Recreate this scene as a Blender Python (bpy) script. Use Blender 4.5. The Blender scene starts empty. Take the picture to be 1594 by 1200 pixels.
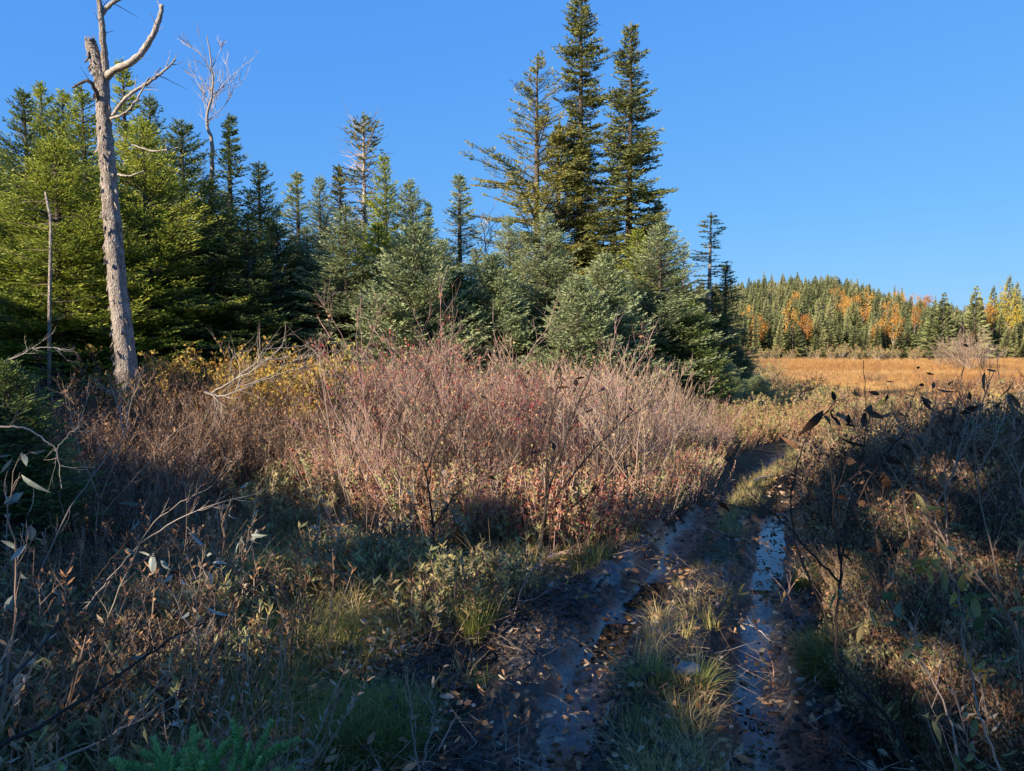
import bpy, math, random
import numpy as np
from mathutils import Vector, Matrix, Euler

R = math.radians
sc = bpy.context.scene
COL = sc.collection

# ------------------------------------------------------------------ camera, sky, sun, exposure
F = 1097.0
PITCH = R(4.17)
CAMP = np.array((0.0, 0.0, 1.9))
cd = bpy.data.cameras.new('camera')
cam = bpy.data.objects.new('camera', cd)
COL.objects.link(cam)
sc.camera = cam
cam.location = CAMP
cam.rotation_euler = (R(90) - PITCH, 0, 0)
cd.sensor_width = 36
cd.lens = 36 * F / 1594
cd.clip_start = 0.05
cd.clip_end = 3000

SUN_A, SUN_E = R(48), R(23)          # sun stands behind the camera, 48 degrees towards the left
to_sun = np.array((-math.sin(SUN_A) * math.cos(SUN_E), -math.cos(SUN_A) * math.cos(SUN_E), math.sin(SUN_E)))
world = bpy.data.worlds.new('World')
sc.world = world
world.use_nodes = True
wn, wl = world.node_tree.nodes, world.node_tree.links
wn.clear()
sky = wn.new('ShaderNodeTexSky')
sky.sky_type = 'NISHITA'
sky.sun_disc = False
sky.sun_elevation = SUN_E
sky.sun_rotation = R(180) + SUN_A
sky.altitude = 200
sky.air_density = 1.0
sky.dust_density = 0.15
sky.ozone_density = 4.0
bg = wn.new('ShaderNodeBackground')
bg.inputs['Strength'].default_value = 0.10
wo = wn.new('ShaderNodeOutputWorld')
sep = wn.new('ShaderNodeSeparateColor'); com = wn.new('ShaderNodeCombineColor')   # the photograph's milder, bluer tone curve over the whole sky
wl.new(sky.outputs[0], sep.inputs[0])
for _i, (_g, _k) in enumerate(((.61, .45), (.39, 1.23), (.10, 3.65))):
    _p = wn.new('ShaderNodeMath'); _p.operation = 'POWER'; _p.inputs[1].default_value = _g
    _m = wn.new('ShaderNodeMath'); _m.operation = 'MULTIPLY'; _m.inputs[1].default_value = _k
    wl.new(sep.outputs[_i], _p.inputs[0]); wl.new(_p.outputs[0], _m.inputs[0]); wl.new(_m.outputs[0], com.inputs[_i])
wl.new(com.outputs[0], bg.inputs[0])
wl.new(bg.outputs[0], wo.inputs[0])

sd = bpy.data.lights.new('sun', 'SUN')
sd.energy = 4.8
sd.angle = R(0.5)
sd.color = (1.0, 0.86, 0.68)
so = bpy.data.objects.new('sun', sd)
COL.objects.link(so)
so.location = (-20, -20, 20)
so.rotation_euler = Vector(to_sun).to_track_quat('Z', 'Y').to_euler()

vs = sc.view_settings
sc.display_settings.display_device = 'sRGB'
vs.view_transform = 'Standard'
vs.look = 'None'
vs.gamma = 1
vs.use_curve_mapping = False
vs.exposure = 1.15
sc.cycles.use_denoising = True
sc.cycles.max_bounces = 6
sc.cycles.diffuse_bounces = 3
sc.cycles.transparent_max_bounces = 4
sc.cycles.caustics_reflective = False
sc.cycles.caustics_refractive = False

# ------------------------------------------------------------------ helpers
def sstep(a, b, x):
    t = np.clip((np.asarray(x, float) - a) / (b - a), 0, 1)
    return t * t * (3 - 2 * t)

_tab = np.random.RandomState(7).rand(8, 256, 256)

def vnoise(x, y, s=0):
    x = np.asarray(x, float); y = np.asarray(y, float)
    ix = np.floor(x).astype(int); iy = np.floor(y).astype(int)
    fx = x - ix; fy = y - iy
    fx = fx * fx * (3 - 2 * fx); fy = fy * fy * (3 - 2 * fy)
    T = _tab[s % 8]
    a = T[ix % 256, iy % 256]; b = T[(ix + 1) % 256, iy % 256]
    c = T[ix % 256, (iy + 1) % 256]; d = T[(ix + 1) % 256, (iy + 1) % 256]
    return (a * (1 - fx) + b * fx) * (1 - fy) + (c * (1 - fx) + d * fx) * fy

def fbm(x, y, s=0, o=4):
    v = 0; a = .5
    for i in range(o):
        v = v + a * vnoise(np.asarray(x) * 2 ** i + 17.3 * i + 40, np.asarray(y) * 2 ** i + 9.1 * i + 60, s + i)
        a *= .5
    return v / (1 - .5 ** o) - .5

def ray(px, py):
    f = np.array((0, math.cos(PITCH), -math.sin(PITCH)))
    u = np.array((0, math.sin(PITCH), math.cos(PITCH)))
    return f + np.array((1, 0, 0)) * (px - 797) / F + u * (600 - py) / F

def W(px, py, Y):
    d = ray(px, py)
    return CAMP + d * (Y / d[1])

def base_ground(x, y):
    x = np.asarray(x, float); y = np.asarray(y, float)
    wr = .3 + .7 * sstep(-10, 8, x - (y - 10) * .1)
    z = -1.6 * sstep(9, 36, y) * wr
    th = x / np.maximum(y, 1)
    prof = 16.0 * (1 - .16 * sstep(.40, .28, th) - .62 * sstep(.43, .62, th) + .30 * sstep(.62, .8, th))
    z = z + prof * np.clip((y - 96) / 122, 0, 1) ** .85
    return z

def unproj(px, py):
    d = ray(px, py)
    t = 3.0
    for i in range(60):
        p = CAMP + d * t
        g = float(base_ground(p[0], p[1]))
        t += (p[2] - g) * .9 / max(.05, -d[2]) * .6
    return CAMP + d * t

RUT_L = [unproj(*p)[:2] for p in [(868, 1190), (885, 1110), (915, 1035), (955, 960), (988, 918), (1030, 885), (1066, 822), (1140, 745), (1222, 697), (1275, 682)]]
RUT_R = [unproj(*p)[:2] for p in [(1198, 1190), (1182, 1110), (1166, 1040), (1176, 980), (1188, 920), (1198, 850), (1203, 805), (1225, 765), (1275, 722), (1330, 700)]]
RUT_L = np.array([RUT_L[0] + np.array((-.35, -6)), *RUT_L])
RUT_R = np.array([RUT_R[0] + np.array((-.25, -6)), *RUT_R])

def pdist(x, y, pl):
    x = np.asarray(x, float); y = np.asarray(y, float)
    best = np.full(x.shape, 1e9)
    for a, b in zip(pl[:-1], pl[1:]):
        d = b - a
        t = np.clip(((x - a[0]) * d[0] + (y - a[1]) * d[1]) / (d @ d), 0, 1)
        best = np.minimum(best, np.hypot(x - a[0] - t * d[0], y - a[1] - t * d[1]))
    return best

def track(x, y):
    wob = .10 * fbm(np.asarray(x) * 1.6, np.asarray(y) * 1.6, 3)
    dl = pdist(x, y, RUT_L) + wob
    dr = pdist(x, y, RUT_R) - wob
    return dl, dr

def wetness(x, y):
    dl, dr = track(x, y)
    n = fbm(np.asarray(x) * 3.1, np.asarray(y) * 1.7, 1)
    return sstep(.36, .14, np.minimum(dl * .85, dr) - n * .3) * sstep(8.5, 6.8, y)

def mudmask(x, y):
    dl, dr = track(x, y)
    n = fbm(np.asarray(x) * 2.2, np.asarray(y) * 2.2, 5)
    w = .25 + .45 * sstep(7.0, 3.0, y) - .15 * sstep(7.5, 9.5, y)
    dr = dr + .6 * sstep(7.4, 8.6, y)
    near = np.minimum(dl - .45 * sstep(6, 3.2, y) * (np.asarray(x) < .9), dr)
    return sstep(w + .14, w - .14, near + n * .5)

def H(x, y):
    x = np.asarray(x, float); y = np.asarray(y, float)
    z = base_ground(x, y)
    dl, dr = track(x, y)
    d = np.minimum(dl, dr)
    far = sstep(14, 9, y)
    off = sstep(.3, .9, d)
    bog = bogmask(x, y)
    z = z + (.16 * fbm(x * .7, y * .7, 1) + .10 * fbm(x * 2.3, y * 2.3, 2)) * (.2 + .8 * off) * (1 - .75 * bog) * sstep(140, 90, y)
    rut = -.17 * np.exp(-(np.maximum(dl, 0) / .23) ** 4) - .16 * np.exp(-(np.maximum(dr, 0) / .20) ** 4)
    rut = rut + sstep(.22, .08, d) * (.085 * fbm(x * 1.1 + 5, y * 1.3, 6, 2) + .045 * fbm(x * 5, y * 4, 2, 3))
    rim = .06 * np.exp(-((d - .36) / .13) ** 2)
    m = sstep(.9, .3, d) * far
    clod = .12 * fbm(x * 5 + y, y * 6 - x, 4, 3) + .10 * np.abs(fbm(x * 12 + y * 2, y * 13 - x * 2, 6, 2))
    return z + (rut * far + rim * far) + clod * m * (.22 + .78 * sstep(.1, .28, d))

def bogmask(x, y):
    x = np.asarray(x, float); y = np.asarray(y, float)
    n = fbm(x * .12, y * .12, 5) * 9
    return sstep(21, 25, y + n * .5) * sstep(98, 95, y) * sstep(-1.5, 1.5, x - (11.5 + (y - 24) * .30) + n * .6)

class Geo:
    def __init__(s):
        s.V = []; s.L = []; s.S = []; s.T = []; s.M = []; s.n = 0
    def add(s, V, Fc, t=0.5, m=0):
        V = np.asarray(V, float).reshape(-1, 3); Fc = np.asarray(Fc, int)
        if len(V) == 0 or len(Fc) == 0: return
        s.V.append(V); s.L.append((Fc + s.n).ravel()); s.S.append(np.full(len(Fc), Fc.shape[1]))
        s.T.append(np.broadcast_to(np.asarray(t, float), (len(V),)).copy()); s.M.append(np.full(len(Fc), m)); s.n += len(V)
    def mesh(s, name, mats, smooth=False):
        me = bpy.data.meshes.new(name)
        V = np.concatenate(s.V); L = np.concatenate(s.L); S = np.concatenate(s.S)
        me.vertices.add(len(V)); me.vertices.foreach_set('co', V.astype('f').ravel())
        me.loops.add(len(L)); me.loops.foreach_set('vertex_index', L.astype('i'))
        me.polygons.add(len(S))
        me.polygons.foreach_set('loop_start', np.concatenate(([0], np.cumsum(S)[:-1])).astype('i'))
        me.polygons.foreach_set('loop_total', S.astype('i'))
        me.polygons.foreach_set('material_index', np.concatenate(s.M).astype('i'))
        me.polygons.foreach_set('use_smooth', np.full(len(S), smooth))
        a = me.attributes.new('t', 'FLOAT', 'POINT'); a.data.foreach_set('value', np.concatenate(s.T).astype('f'))
        me.update(calc_edges=True)
        for m in (mats if isinstance(mats, (list, tuple)) else [mats]): me.materials.append(m)
        return me
    def obj(s, name, mats, parent=None, smooth=False):
        return link(name, s.mesh(name, mats, smooth), parent)

def link(name, data, parent=None, loc=None):
    o = bpy.data.objects.new(name, data)
    COL.objects.link(o)
    if parent is not None: o.parent = parent
    if loc is not None: o.location = loc
    return o

def tag(o, label=None, cat=None, group=None, kind=None):
    if label: o['label'] = label
    if cat: o['category'] = cat
    if group: o['group'] = group
    if kind: o['kind'] = kind
    return o

def thing(name, label, cat, loc=(0, 0, 0), group=None):
    o = link(name, None, None, loc)
    o.empty_display_size = .1
    return tag(o, label, cat, group)

def unit(v):
    return v / np.maximum(np.linalg.norm(v, axis=-1, keepdims=True), 1e-9)

def frames(D):
    a = np.where(np.abs(D[:, 2:3]) < .9, np.array([[0, 0, 1.]]), np.array([[1., 0, 0]]))
    S = unit(np.cross(D, a)); N = np.cross(S, D)
    return S, N

def segs(g, P0, P1, r0, r1, t=.5, m=0, k=3):
    P0 = np.asarray(P0, float); P1 = np.asarray(P1, float); n = len(P0)
    if n == 0: return
    r0 = np.broadcast_to(r0, (n,)); r1 = np.broadcast_to(r1, (n,))
    S, N = frames(unit(P1 - P0))
    an = np.arange(k) * 2 * math.pi / k
    off = S[:, None] * np.cos(an)[None, :, None] + N[:, None] * np.sin(an)[None, :, None]
    V = np.concatenate((P0[:, None] + off * r0[:, None, None], P1[:, None] + off * r1[:, None, None]), 1)
    i = np.arange(k); j = (i + 1) % k
    q = np.stack((i, j, j + k, i + k), 1)
    Fc = (np.arange(n)[:, None, None] * 2 * k + q[None]).reshape(-1, 4)
    tt = np.repeat(np.broadcast_to(t, (n,)), 2 * k)
    g.add(V.reshape(-1, 3), Fc, tt, m)

def blades(g, rng, P, D, L, Wd, t=.5, m=0, fold=.25, mid=.45):
    """narrow folded diamonds: needle shoots and small leaves"""
    P = np.asarray(P, float); n = len(P)
    if n == 0: return
    D = unit(np.asarray(D, float)); L = np.broadcast_to(L, (n,))[:, None]; Wd = np.broadcast_to(Wd, (n,))[:, None]
    S, N = frames(D)
    a = rng.rand(n, 1) * 2 * math.pi
    S2 = S * np.cos(a) + N * np.sin(a); N2 = np.cross(S2, D)
    V = np.stack((P, P + D * L * mid + S2 * Wd / 2 + N2 * Wd * fold, P + D * L, P + D * L * mid - S2 * Wd / 2 + N2 * Wd * fold), 1)
    b = np.arange(n)[:, None] * 4
    Fc = np.concatenate((b + np.array([[0, 1, 2]]), b + np.array([[0, 2, 3]])))
    g.add(V.reshape(-1, 3), Fc, np.repeat(np.broadcast_to(t, (n,)), 4), m)

def tube(g, pts, rad, k=8, t=.5, m=0, cap=True, rough=0, rng=None):
    pts = np.asarray(pts, float); n = len(pts)
    T = unit(np.gradient(pts, axis=0))
    S = np.zeros_like(T); S[0] = frames(T[:1])[0][0]
    for i in range(1, n):
        v = S[i - 1] - T[i] * (S[i - 1] @ T[i]); S[i] = v / max(np.linalg.norm(v), 1e-9)
    N = np.cross(T, S)
    an = np.arange(k) * 2 * math.pi / k
    rr = np.asarray(rad, float)[:, None] * np.ones((n, k))
    if rough and rng is not None: rr = rr * (1 + rough * (rng.rand(n, k) - .5))
    V = pts[:, None] + (S[:, None] * np.cos(an)[None, :, None] + N[:, None] * np.sin(an)[None, :, None]) * rr[:, :, None]
    i = np.arange(k); j = (i + 1) % k
    q = np.stack((i, j, j + k, i + k), 1)
    Fc = (np.arange(n - 1)[:, None, None] * k + q[None]).reshape(-1, 4)
    g.add(V.reshape(-1, 3), Fc, t, m)
    if cap:
        c = V[-1].mean(0)
        vv = np.concatenate((V[-1], [c])); g.add(vv, np.stack((i, j, np.full(k, k)), 1), t, m)

def smooth_path(pts, per=6, wob=0, rng=None):
    P = np.asarray(pts, float); n = len(P)
    Q = np.concatenate(([2 * P[0] - P[1]], P, [2 * P[-1] - P[-2]]))
    out = []
    for i in range(1, n):
        a, b, c, d = Q[i - 1], Q[i], Q[i + 1], Q[i + 2]
        for s in np.arange(per) / per:
            out.append(.5 * (2 * b + (c - a) * s + (2 * a - 5 * b + 4 * c - d) * s * s + (3 * b - a - 3 * c + d) * s ** 3))
    out.append(P[-1]); out = np.array(out)
    if wob and rng is not None:
        w = (rng.rand(len(out), 3) - .5) * wob; w[0] = 0
        out = out + w
    return out

# ------------------------------------------------------------------ materials
def mat(name):
    m = bpy.data.materials.new(name); m.use_nodes = True
    nt = m.node_tree; nt.nodes.clear()
    return m, nt.nodes, nt.links

def ramp(nodes, stops):
    r = nodes.new('ShaderNodeValToRGB'); e = r.color_ramp.elements
    while len(e) > 1: e.remove(e[-1])
    e[0].position = stops[0][0]; e[0].color = (*stops[0][1], 1)
    for p, c in stops[1:]:
        x = e.new(p); x.color = (*c, 1)
    return r

def leafmat(name, stops, rough=.6, trans=.25, spec=.25, amp=.25):
    m, n, l = mat(name)
    a = n.new('ShaderNodeAttribute'); a.attribute_name = 't'
    b = n.new('ShaderNodeAttribute'); b.attribute_name = 'it'; b.attribute_type = 'INSTANCER'
    oi = n.new('ShaderNodeObjectInfo')
    m1 = n.new('ShaderNodeMath'); m1.operation = 'MULTIPLY_ADD'
    l.new(oi.outputs['Random'], m1.inputs[0]); m1.inputs[1].default_value = amp; m1.inputs[2].default_value = -amp / 2
    m2 = n.new('ShaderNodeMath'); m2.operation = 'ADD'; l.new(a.outputs['Fac'], m2.inputs[0]); l.new(m1.outputs[0], m2.inputs[1])
    m3 = n.new('ShaderNodeMath'); m3.operation = 'ADD'; l.new(m2.outputs[0], m3.inputs[0]); l.new(b.outputs['Fac'], m3.inputs[1])
    r = ramp(n, stops); l.new(m3.outputs[0], r.inputs[0])
    p = n.new('ShaderNodeBsdfPrincipled'); l.new(r.outputs[0], p.inputs['Base Color'])
    p.inputs['Roughness'].default_value = rough; p.inputs['Specular IOR Level'].default_value = spec
    o = n.new('ShaderNodeOutputMaterial')
    if trans:
        tr = n.new('ShaderNodeBsdfTranslucent'); l.new(r.outputs[0], tr.inputs[0])
        mx = n.new('ShaderNodeMixShader'); mx.inputs[0].default_value = trans
        l.new(p.outputs[0], mx.inputs[1]); l.new(tr.outputs[0], mx.inputs[2]); l.new(mx.outputs[0], o.inputs[0])
    else:
        l.new(p.outputs[0], o.inputs[0])
    return m

def noisemat(name, stops, scale, rough=(.7, .9), bump=.3, stretch=(1, 1, 1), detail=8, spec=.3, bscale=None, bdist=.02, coords='Object', stops2=None):
    m, n, l = mat(name)
    tc = n.new('ShaderNodeTexCoord'); mp = n.new('ShaderNodeMapping'); mp.inputs['Scale'].default_value = stretch
    l.new(tc.outputs[coords], mp.inputs[0])
    t = n.new('ShaderNodeTexNoise'); t.inputs['Scale'].default_value = scale; t.inputs['Detail'].default_value = detail; t.inputs['Roughness'].default_value = .65
    l.new(mp.outputs[0], t.inputs[0])
    r = ramp(n, stops); l.new(t.outputs[0], r.inputs[0]); col = r.outputs[0]
    if stops2:
        t3 = n.new('ShaderNodeTexNoise'); t3.inputs['Scale'].default_value = scale * 14; t3.inputs['Detail'].default_value = 4; l.new(mp.outputs[0], t3.inputs[0])
        r2 = ramp(n, stops2); l.new(t3.outputs[0], r2.inputs[0])
        mx = n.new('ShaderNodeMix'); mx.data_type = 'RGBA'; mx.blend_type = 'MULTIPLY'; mx.inputs[0].default_value = 1
        l.new(col, mx.inputs[6]); l.new(r2.outputs[0], mx.inputs[7]); col = mx.outputs[2]
    p = n.new('ShaderNodeBsdfPrincipled'); l.new(col, p.inputs['Base Color'])
    mr = n.new('ShaderNodeMapRange'); mr.inputs['From Min'].default_value = .4; mr.inputs['From Max'].default_value = .6
    mr.inputs['To Min'].default_value = rough[0]; mr.inputs['To Max'].default_value = rough[1]
    t4 = n.new('ShaderNodeTexNoise'); t4.inputs['Scale'].default_value = scale * 1.3; l.new(mp.outputs[0], t4.inputs[0])
    l.new(t4.outputs[0], mr.inputs[0]); l.new(mr.outputs[0], p.inputs['Roughness'])
    p.inputs['Specular IOR Level'].default_value = spec
    t2 = n.new('ShaderNodeTexNoise'); t2.inputs['Scale'].default_value = bscale or scale * 4; t2.inputs['Detail'].default_value = 8; l.new(mp.outputs[0], t2.inputs[0])
    b = n.new('ShaderNodeBump'); b.inputs['Strength'].default_value = bump; b.inputs['Distance'].default_value = bdist
    l.new(t2.outputs[0], b.inputs['Height']); l.new(b.outputs[0], p.inputs['Normal'])
    o = n.new('ShaderNodeOutputMaterial'); l.new(p.outputs[0], o.inputs[0])
    return m

M = {}
M['mud'] = noisemat('mud', [(.3, (.013, .010, .007)), (.5, (.030, .022, .015)), (.68, (.070, .050, .034))], 3.0, (.38, .85), 1.0, spec=.5, bscale=13, bdist=.16)
_n, _l = M['mud'].node_tree.nodes, M['mud'].node_tree.links
_p = next(q for q in _n if q.type == 'BSDF_PRINCIPLED'); _src = _p.inputs['Roughness'].links[0].from_socket
_a = _n.new('ShaderNodeAttribute'); _a.attribute_name = 't'
_x = _n.new('ShaderNodeMix'); _l.new(_a.outputs['Fac'], _x.inputs[0]); _l.new(_src, _x.inputs[2])
_t = _n.new('ShaderNodeTexNoise'); _t.inputs['Scale'].default_value = 7; _t.inputs['Detail'].default_value = 5
_c = _n.new('ShaderNodeTexCoord'); _l.new(_c.outputs['Object'], _t.inputs[0])
_r = _n.new('ShaderNodeMapRange'); _r.inputs['From Min'].default_value = .42; _r.inputs['From Max'].default_value = .62; _r.inputs['To Min'].default_value = .12; _r.inputs['To Max'].default_value = .5
_l.new(_a.outputs['Fac'], _p.inputs['Coat Weight']); _p.inputs['Coat Roughness'].default_value = .30; _p.inputs['Coat IOR'].default_value = 1.6
_l.new(_t.outputs[0], _r.inputs[0]); _l.new(_r.outputs[0], _x.inputs[3]); _l.new(_x.outputs[0], _p.inputs['Roughness'])
M['ground'] = noisemat('ground', [(.3, (.035, .024, .014)), (.5, (.095, .062, .034)), (.6, (.075, .072, .025)), (.72, (.15, .10, .055))], 2.5, (.8, .95), 1.0, bscale=30, bdist=.04)
M['bog'] = noisemat('bog', [(.3, (.15, .065, .02)), (.46, (.34, .15, .045)), (.56, (.46, .23, .07)), (.7, (.54, .32, .12))], .10, (.8, .95), 1.0, stretch=(.5, 2.2, 1), bscale=2.5, bdist=.25, stops2=[(.3, (.55, .5, .45)), (.6, (1, 1, 1))])
M['hill'] = noisemat('hill', [(.3, (.03, .03, .012)), (.6, (.07, .06, .03))], .3, (.9, .95), .5)
M['bark'] = noisemat('grey_bark', [(.3, (.17, .14, .115)), (.5, (.38, .325, .275)), (.7, (.54, .47, .40))], 5, (.8, .95), 1.0, stretch=(2.2, 2.2, .8), bscale=26, bdist=.05, stops2=[(.40, (.25, .21, .18)), (.50, (1, 1, 1))])
M['darkbark'] = noisemat('dark_bark', [(.3, (.04, .03, .025)), (.6, (.12, .095, .075))], 8, (.8, .95), .6)
M['palewood'] = noisemat('weathered_wood', [(.3, (.20, .165, .135)), (.5, (.36, .31, .26)), (.7, (.52, .46, .39))], 14, (.7, .9), .7, stretch=(1, 1, .5), bdist=.03)
M['stone'] = noisemat('stone', [(.3, (.13, .13, .13)), (.7, (.30, .30, .29))], 14, (.7, .9), .4)
def twigmat(name, a, b, amp=.5):
    return leafmat(name, [(0, a), (1, b)], .75, 0, .2, amp)
M['twig_pink'] = twigmat('pinkish_grey_twigs', (.17, .085, .075), (.55, .375, .32))
M['twig_grey'] = twigmat('grey_brown_twigs', (.13, .085, .06), (.46, .34, .25))
M['twig_dark'] = twigmat('dark_twigs', (.018, .013, .011), (.07, .05, .04))
M['twig_pale'] = twigmat('pale_twigs', (.20, .165, .13), (.44, .375, .31))
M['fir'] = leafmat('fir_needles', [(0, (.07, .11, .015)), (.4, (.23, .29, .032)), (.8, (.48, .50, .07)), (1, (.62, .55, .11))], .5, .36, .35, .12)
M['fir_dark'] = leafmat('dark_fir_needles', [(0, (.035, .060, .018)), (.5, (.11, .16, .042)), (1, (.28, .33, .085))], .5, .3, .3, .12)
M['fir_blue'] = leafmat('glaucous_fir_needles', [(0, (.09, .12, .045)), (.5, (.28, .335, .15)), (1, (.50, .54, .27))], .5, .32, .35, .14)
M['spruce_olive'] = leafmat('olive_spruce_needles', [(0, (.055, .070, .022)), (.5, (.18, .20, .06)), (1, (.38, .34, .10))], .55, .3, .3, .14)
M['larch'] = leafmat('yellowing_larch_needles', [(0, (.16, .17, .04)), (.5, (.40, .37, .09)), (1, (.55, .46, .14))], .6, .38, .2, .1)
M['far'] = leafmat('far_spruce_needles', [(0, (.075, .085, .035)), (.25, (.15, .17, .07)), (.5, (.23, .25, .10)), (.75, (.31, .30, .13)), (1, (.36, .30, .18))], .6, .2, .2, .7)
M['orange_leaf'] = leafmat('orange_birch_leaves', [(0, (.36, .15, .04)), (.5, (.55, .26, .05)), (1, (.60, .38, .09))], .6, .3, .2, .7)
M['yellow_leaf'] = leafmat('yellow_birch_leaves', [(0, (.36, .27, .03)), (1, (.55, .40, .05))], .6, .3, .2, .3)
M['thicket_leaf'] = leafmat('thicket_leaves', [(0, (.38, .05, .05)), (.2, (.46, .16, .10)), (.42, (.50, .27, .15)), (.62, (.50, .36, .18)), (.8, (.46, .40, .15)), (1, (.32, .36, .13))], .6, .3, .2, .3)
M['heath_leaf'] = leafmat('heath_leaves', [(0, (.24, .10, .06)), (.3, (.38, .21, .10)), (.55, (.44, .32, .12)), (.8, (.36, .33, .10)), (1, (.22, .27, .09))], .6, .3, .2, .35)
M['brown_leaf'] = leafmat('withered_leaves', [(0, (.09, .045, .025)), (.5, (.27, .14, .07)), (.8, (.46, .27, .14)), (1, (.42, .35, .26))], .7, .2, .2, .5)
M['green_leaf'] = leafmat('shrub_leaves', [(0, (.22, .12, .06)), (.3, (.24, .18, .08)), (.5, (.20, .21, .09)), (.8, (.30, .30, .13)), (1, (.52, .40, .15))], .5, .25, .3, .6)
M['gold_leaf'] = leafmat('golden_leaves', [(0, (.30, .14, .03)), (.5, (.48, .30, .06)), (1, (.45, .40, .10))], .6, .35, .2, .4)
M['grass'] = leafmat('green_and_straw_grass', [(0, (.13, .14, .03)), (.35, (.28, .27, .07)), (.7, (.50, .39, .14)), (1, (.60, .47, .24))], .6, .3, .2, .5)
M['straw'] = leafmat('straw_grass', [(0, (.26, .17, .08)), (.5, (.45, .32, .15)), (1, (.58, .46, .26))], .6, .25, .2, .4)
M['bog_grass'] = leafmat('russet_sedge', [(0, (.29, .13, .045)), (.5, (.47, .25, .085)), (1, (.58, .39, .16))], .6, .25, .2, .5)
M['big_pale'] = leafmat('pale_willow_leaf', [(0, (.13, .17, .13)), (1, (.34, .36, .32))], .6, .15, .3, .6)
M['big_dark'] = leafmat('withered_dark_leaf', [(0, (.035, .022, .016)), (.6, (.11, .06, .035)), (1, (.30, .15, .07))], .75, .12, .2, .9)
M['big_green'] = leafmat('green_willow_leaf', [(0, (.10, .12, .05)), (.5, (.13, .18, .07)), (.8, (.28, .25, .09)), (1, (.38, .24, .08))], .5, .25, .35, .9)
M['seedling'] = leafmat('fir_seedling_needles', [(0, (.015, .05, .015)), (.35, (.06, .16, .04)), (.7, (.15, .33, .08)), (1, (.34, .50, .18))], .45, .25, .4, .1)
M['tuft_green'] = leafmat('green_sedge', [(0, (.08, .10, .02)), (.6, (.19, .22, .04)), (1, (.36, .32, .12))], .6, .3, .2, .3)

def watermat():
    m, n, l = mat('puddle_water')
    p = n.new('ShaderNodeBsdfPrincipled'); p.inputs['Base Color'].default_value = (.012, .011, .010, 1)
    p.inputs['Roughness'].default_value = .03; p.inputs['IOR'].default_value = 1.33; p.inputs['Specular IOR Level'].default_value = 1.0
    t = n.new('ShaderNodeTexNoise'); t.inputs['Scale'].default_value = 9
    b = n.new('ShaderNodeBump'); b.inputs['Strength'].default_value = .08; b.inputs['Distance'].default_value = .01
    l.new(t.outputs[0], b.inputs['Height']); l.new(b.outputs[0], p.inputs['Normal'])
    o = n.new('ShaderNodeOutputMaterial'); l.new(p.outputs[0], o.inputs[0]); return m
M['water'] = watermat()

# ------------------------------------------------------------------ ground sheets
def build_ground():
    def axis(a, b, st, lo, hi, gr):
        c = list(np.arange(a, b, st)); s = st; v = c[-1]
        while v < hi: s *= gr; v += s; c.append(v)
        s = st; v = a; pre = []
        while v > lo: s *= gr; v -= s; pre.append(v)
        return np.array(pre[::-1] + c)
    xs = axis(-2.2, 6.2, .045, -900, 900, 1.07)
    ys = axis(1.6, 14, .05, -700, 1400, 1.045)
    X, Y = np.meshgrid(xs, ys)
    Z = H(X, Y)
    nx, ny = len(xs), len(ys)
    V = np.stack((X, Y, Z), -1).reshape(-1, 3)
    idx = np.arange(nx * ny).reshape(ny, nx)
    Q = np.stack((idx[:-1, :-1], idx[:-1, 1:], idx[1:, 1:], idx[1:, :-1]), -1).reshape(-1, 4)
    cx = V[Q].mean(1)
    mud = (mudmask(cx[:, 0], cx[:, 1]) > .5) & (cx[:, 1] < 17)
    bog = (bogmask(cx[:, 0], cx[:, 1]) > .5) & ~mud
    hill = (cx[:, 1] > 97)
    for name, sel, m in (('muddy_path', mud, 'mud'), ('bog_field', bog & ~hill, 'bog'), ('hill', hill & ~mud, 'hill'), ('ground', ~mud & ~bog & ~hill, 'ground')):
        q = Q[sel]; u, inv = np.unique(q, return_inverse=True)
        g = Geo(); g.add(V[u], inv.reshape(-1, 4), wetness(V[u][:, 0], V[u][:, 1]) if name == 'muddy_path' else .5)
        tag(g.obj(name, M[m], smooth=True), kind='structure')
build_ground()

# puddles lying in the ruts
rng = np.random.RandomState(5)
def puddle(pl, a, b, w, lvl):
    """still water along a rut; the uneven rut bottom gives it its shore"""
    ys = np.linspace(a, b, 40); V = []
    for i, y in enumerate(ys):
        x = np.interp(y, pl[:, 1], pl[:, 0]); ww = w * (.25 + .75 * math.sin(math.pi * i / 39) ** .3)
        V += [(x - ww, y, lvl), (x + ww, y, lvl)]
    g = Geo(); i = np.arange(39) * 2
    g.add(V, np.stack((i, i + 1, i + 3, i + 2), 1))
    tag(g.obj('water', M['water']), kind='structure')
puddle(RUT_R, 5.5, 7.8, .26, -.146)
puddle(RUT_R, 4.7, 5.45, .24, -.158)
puddle(RUT_R, 3.0, 4.3, .24, -.160)
puddle(RUT_L, 5.25, 5.7, .30, -.158)
puddle(RUT_L, 4.3, 4.9, .28, -.162)

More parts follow.
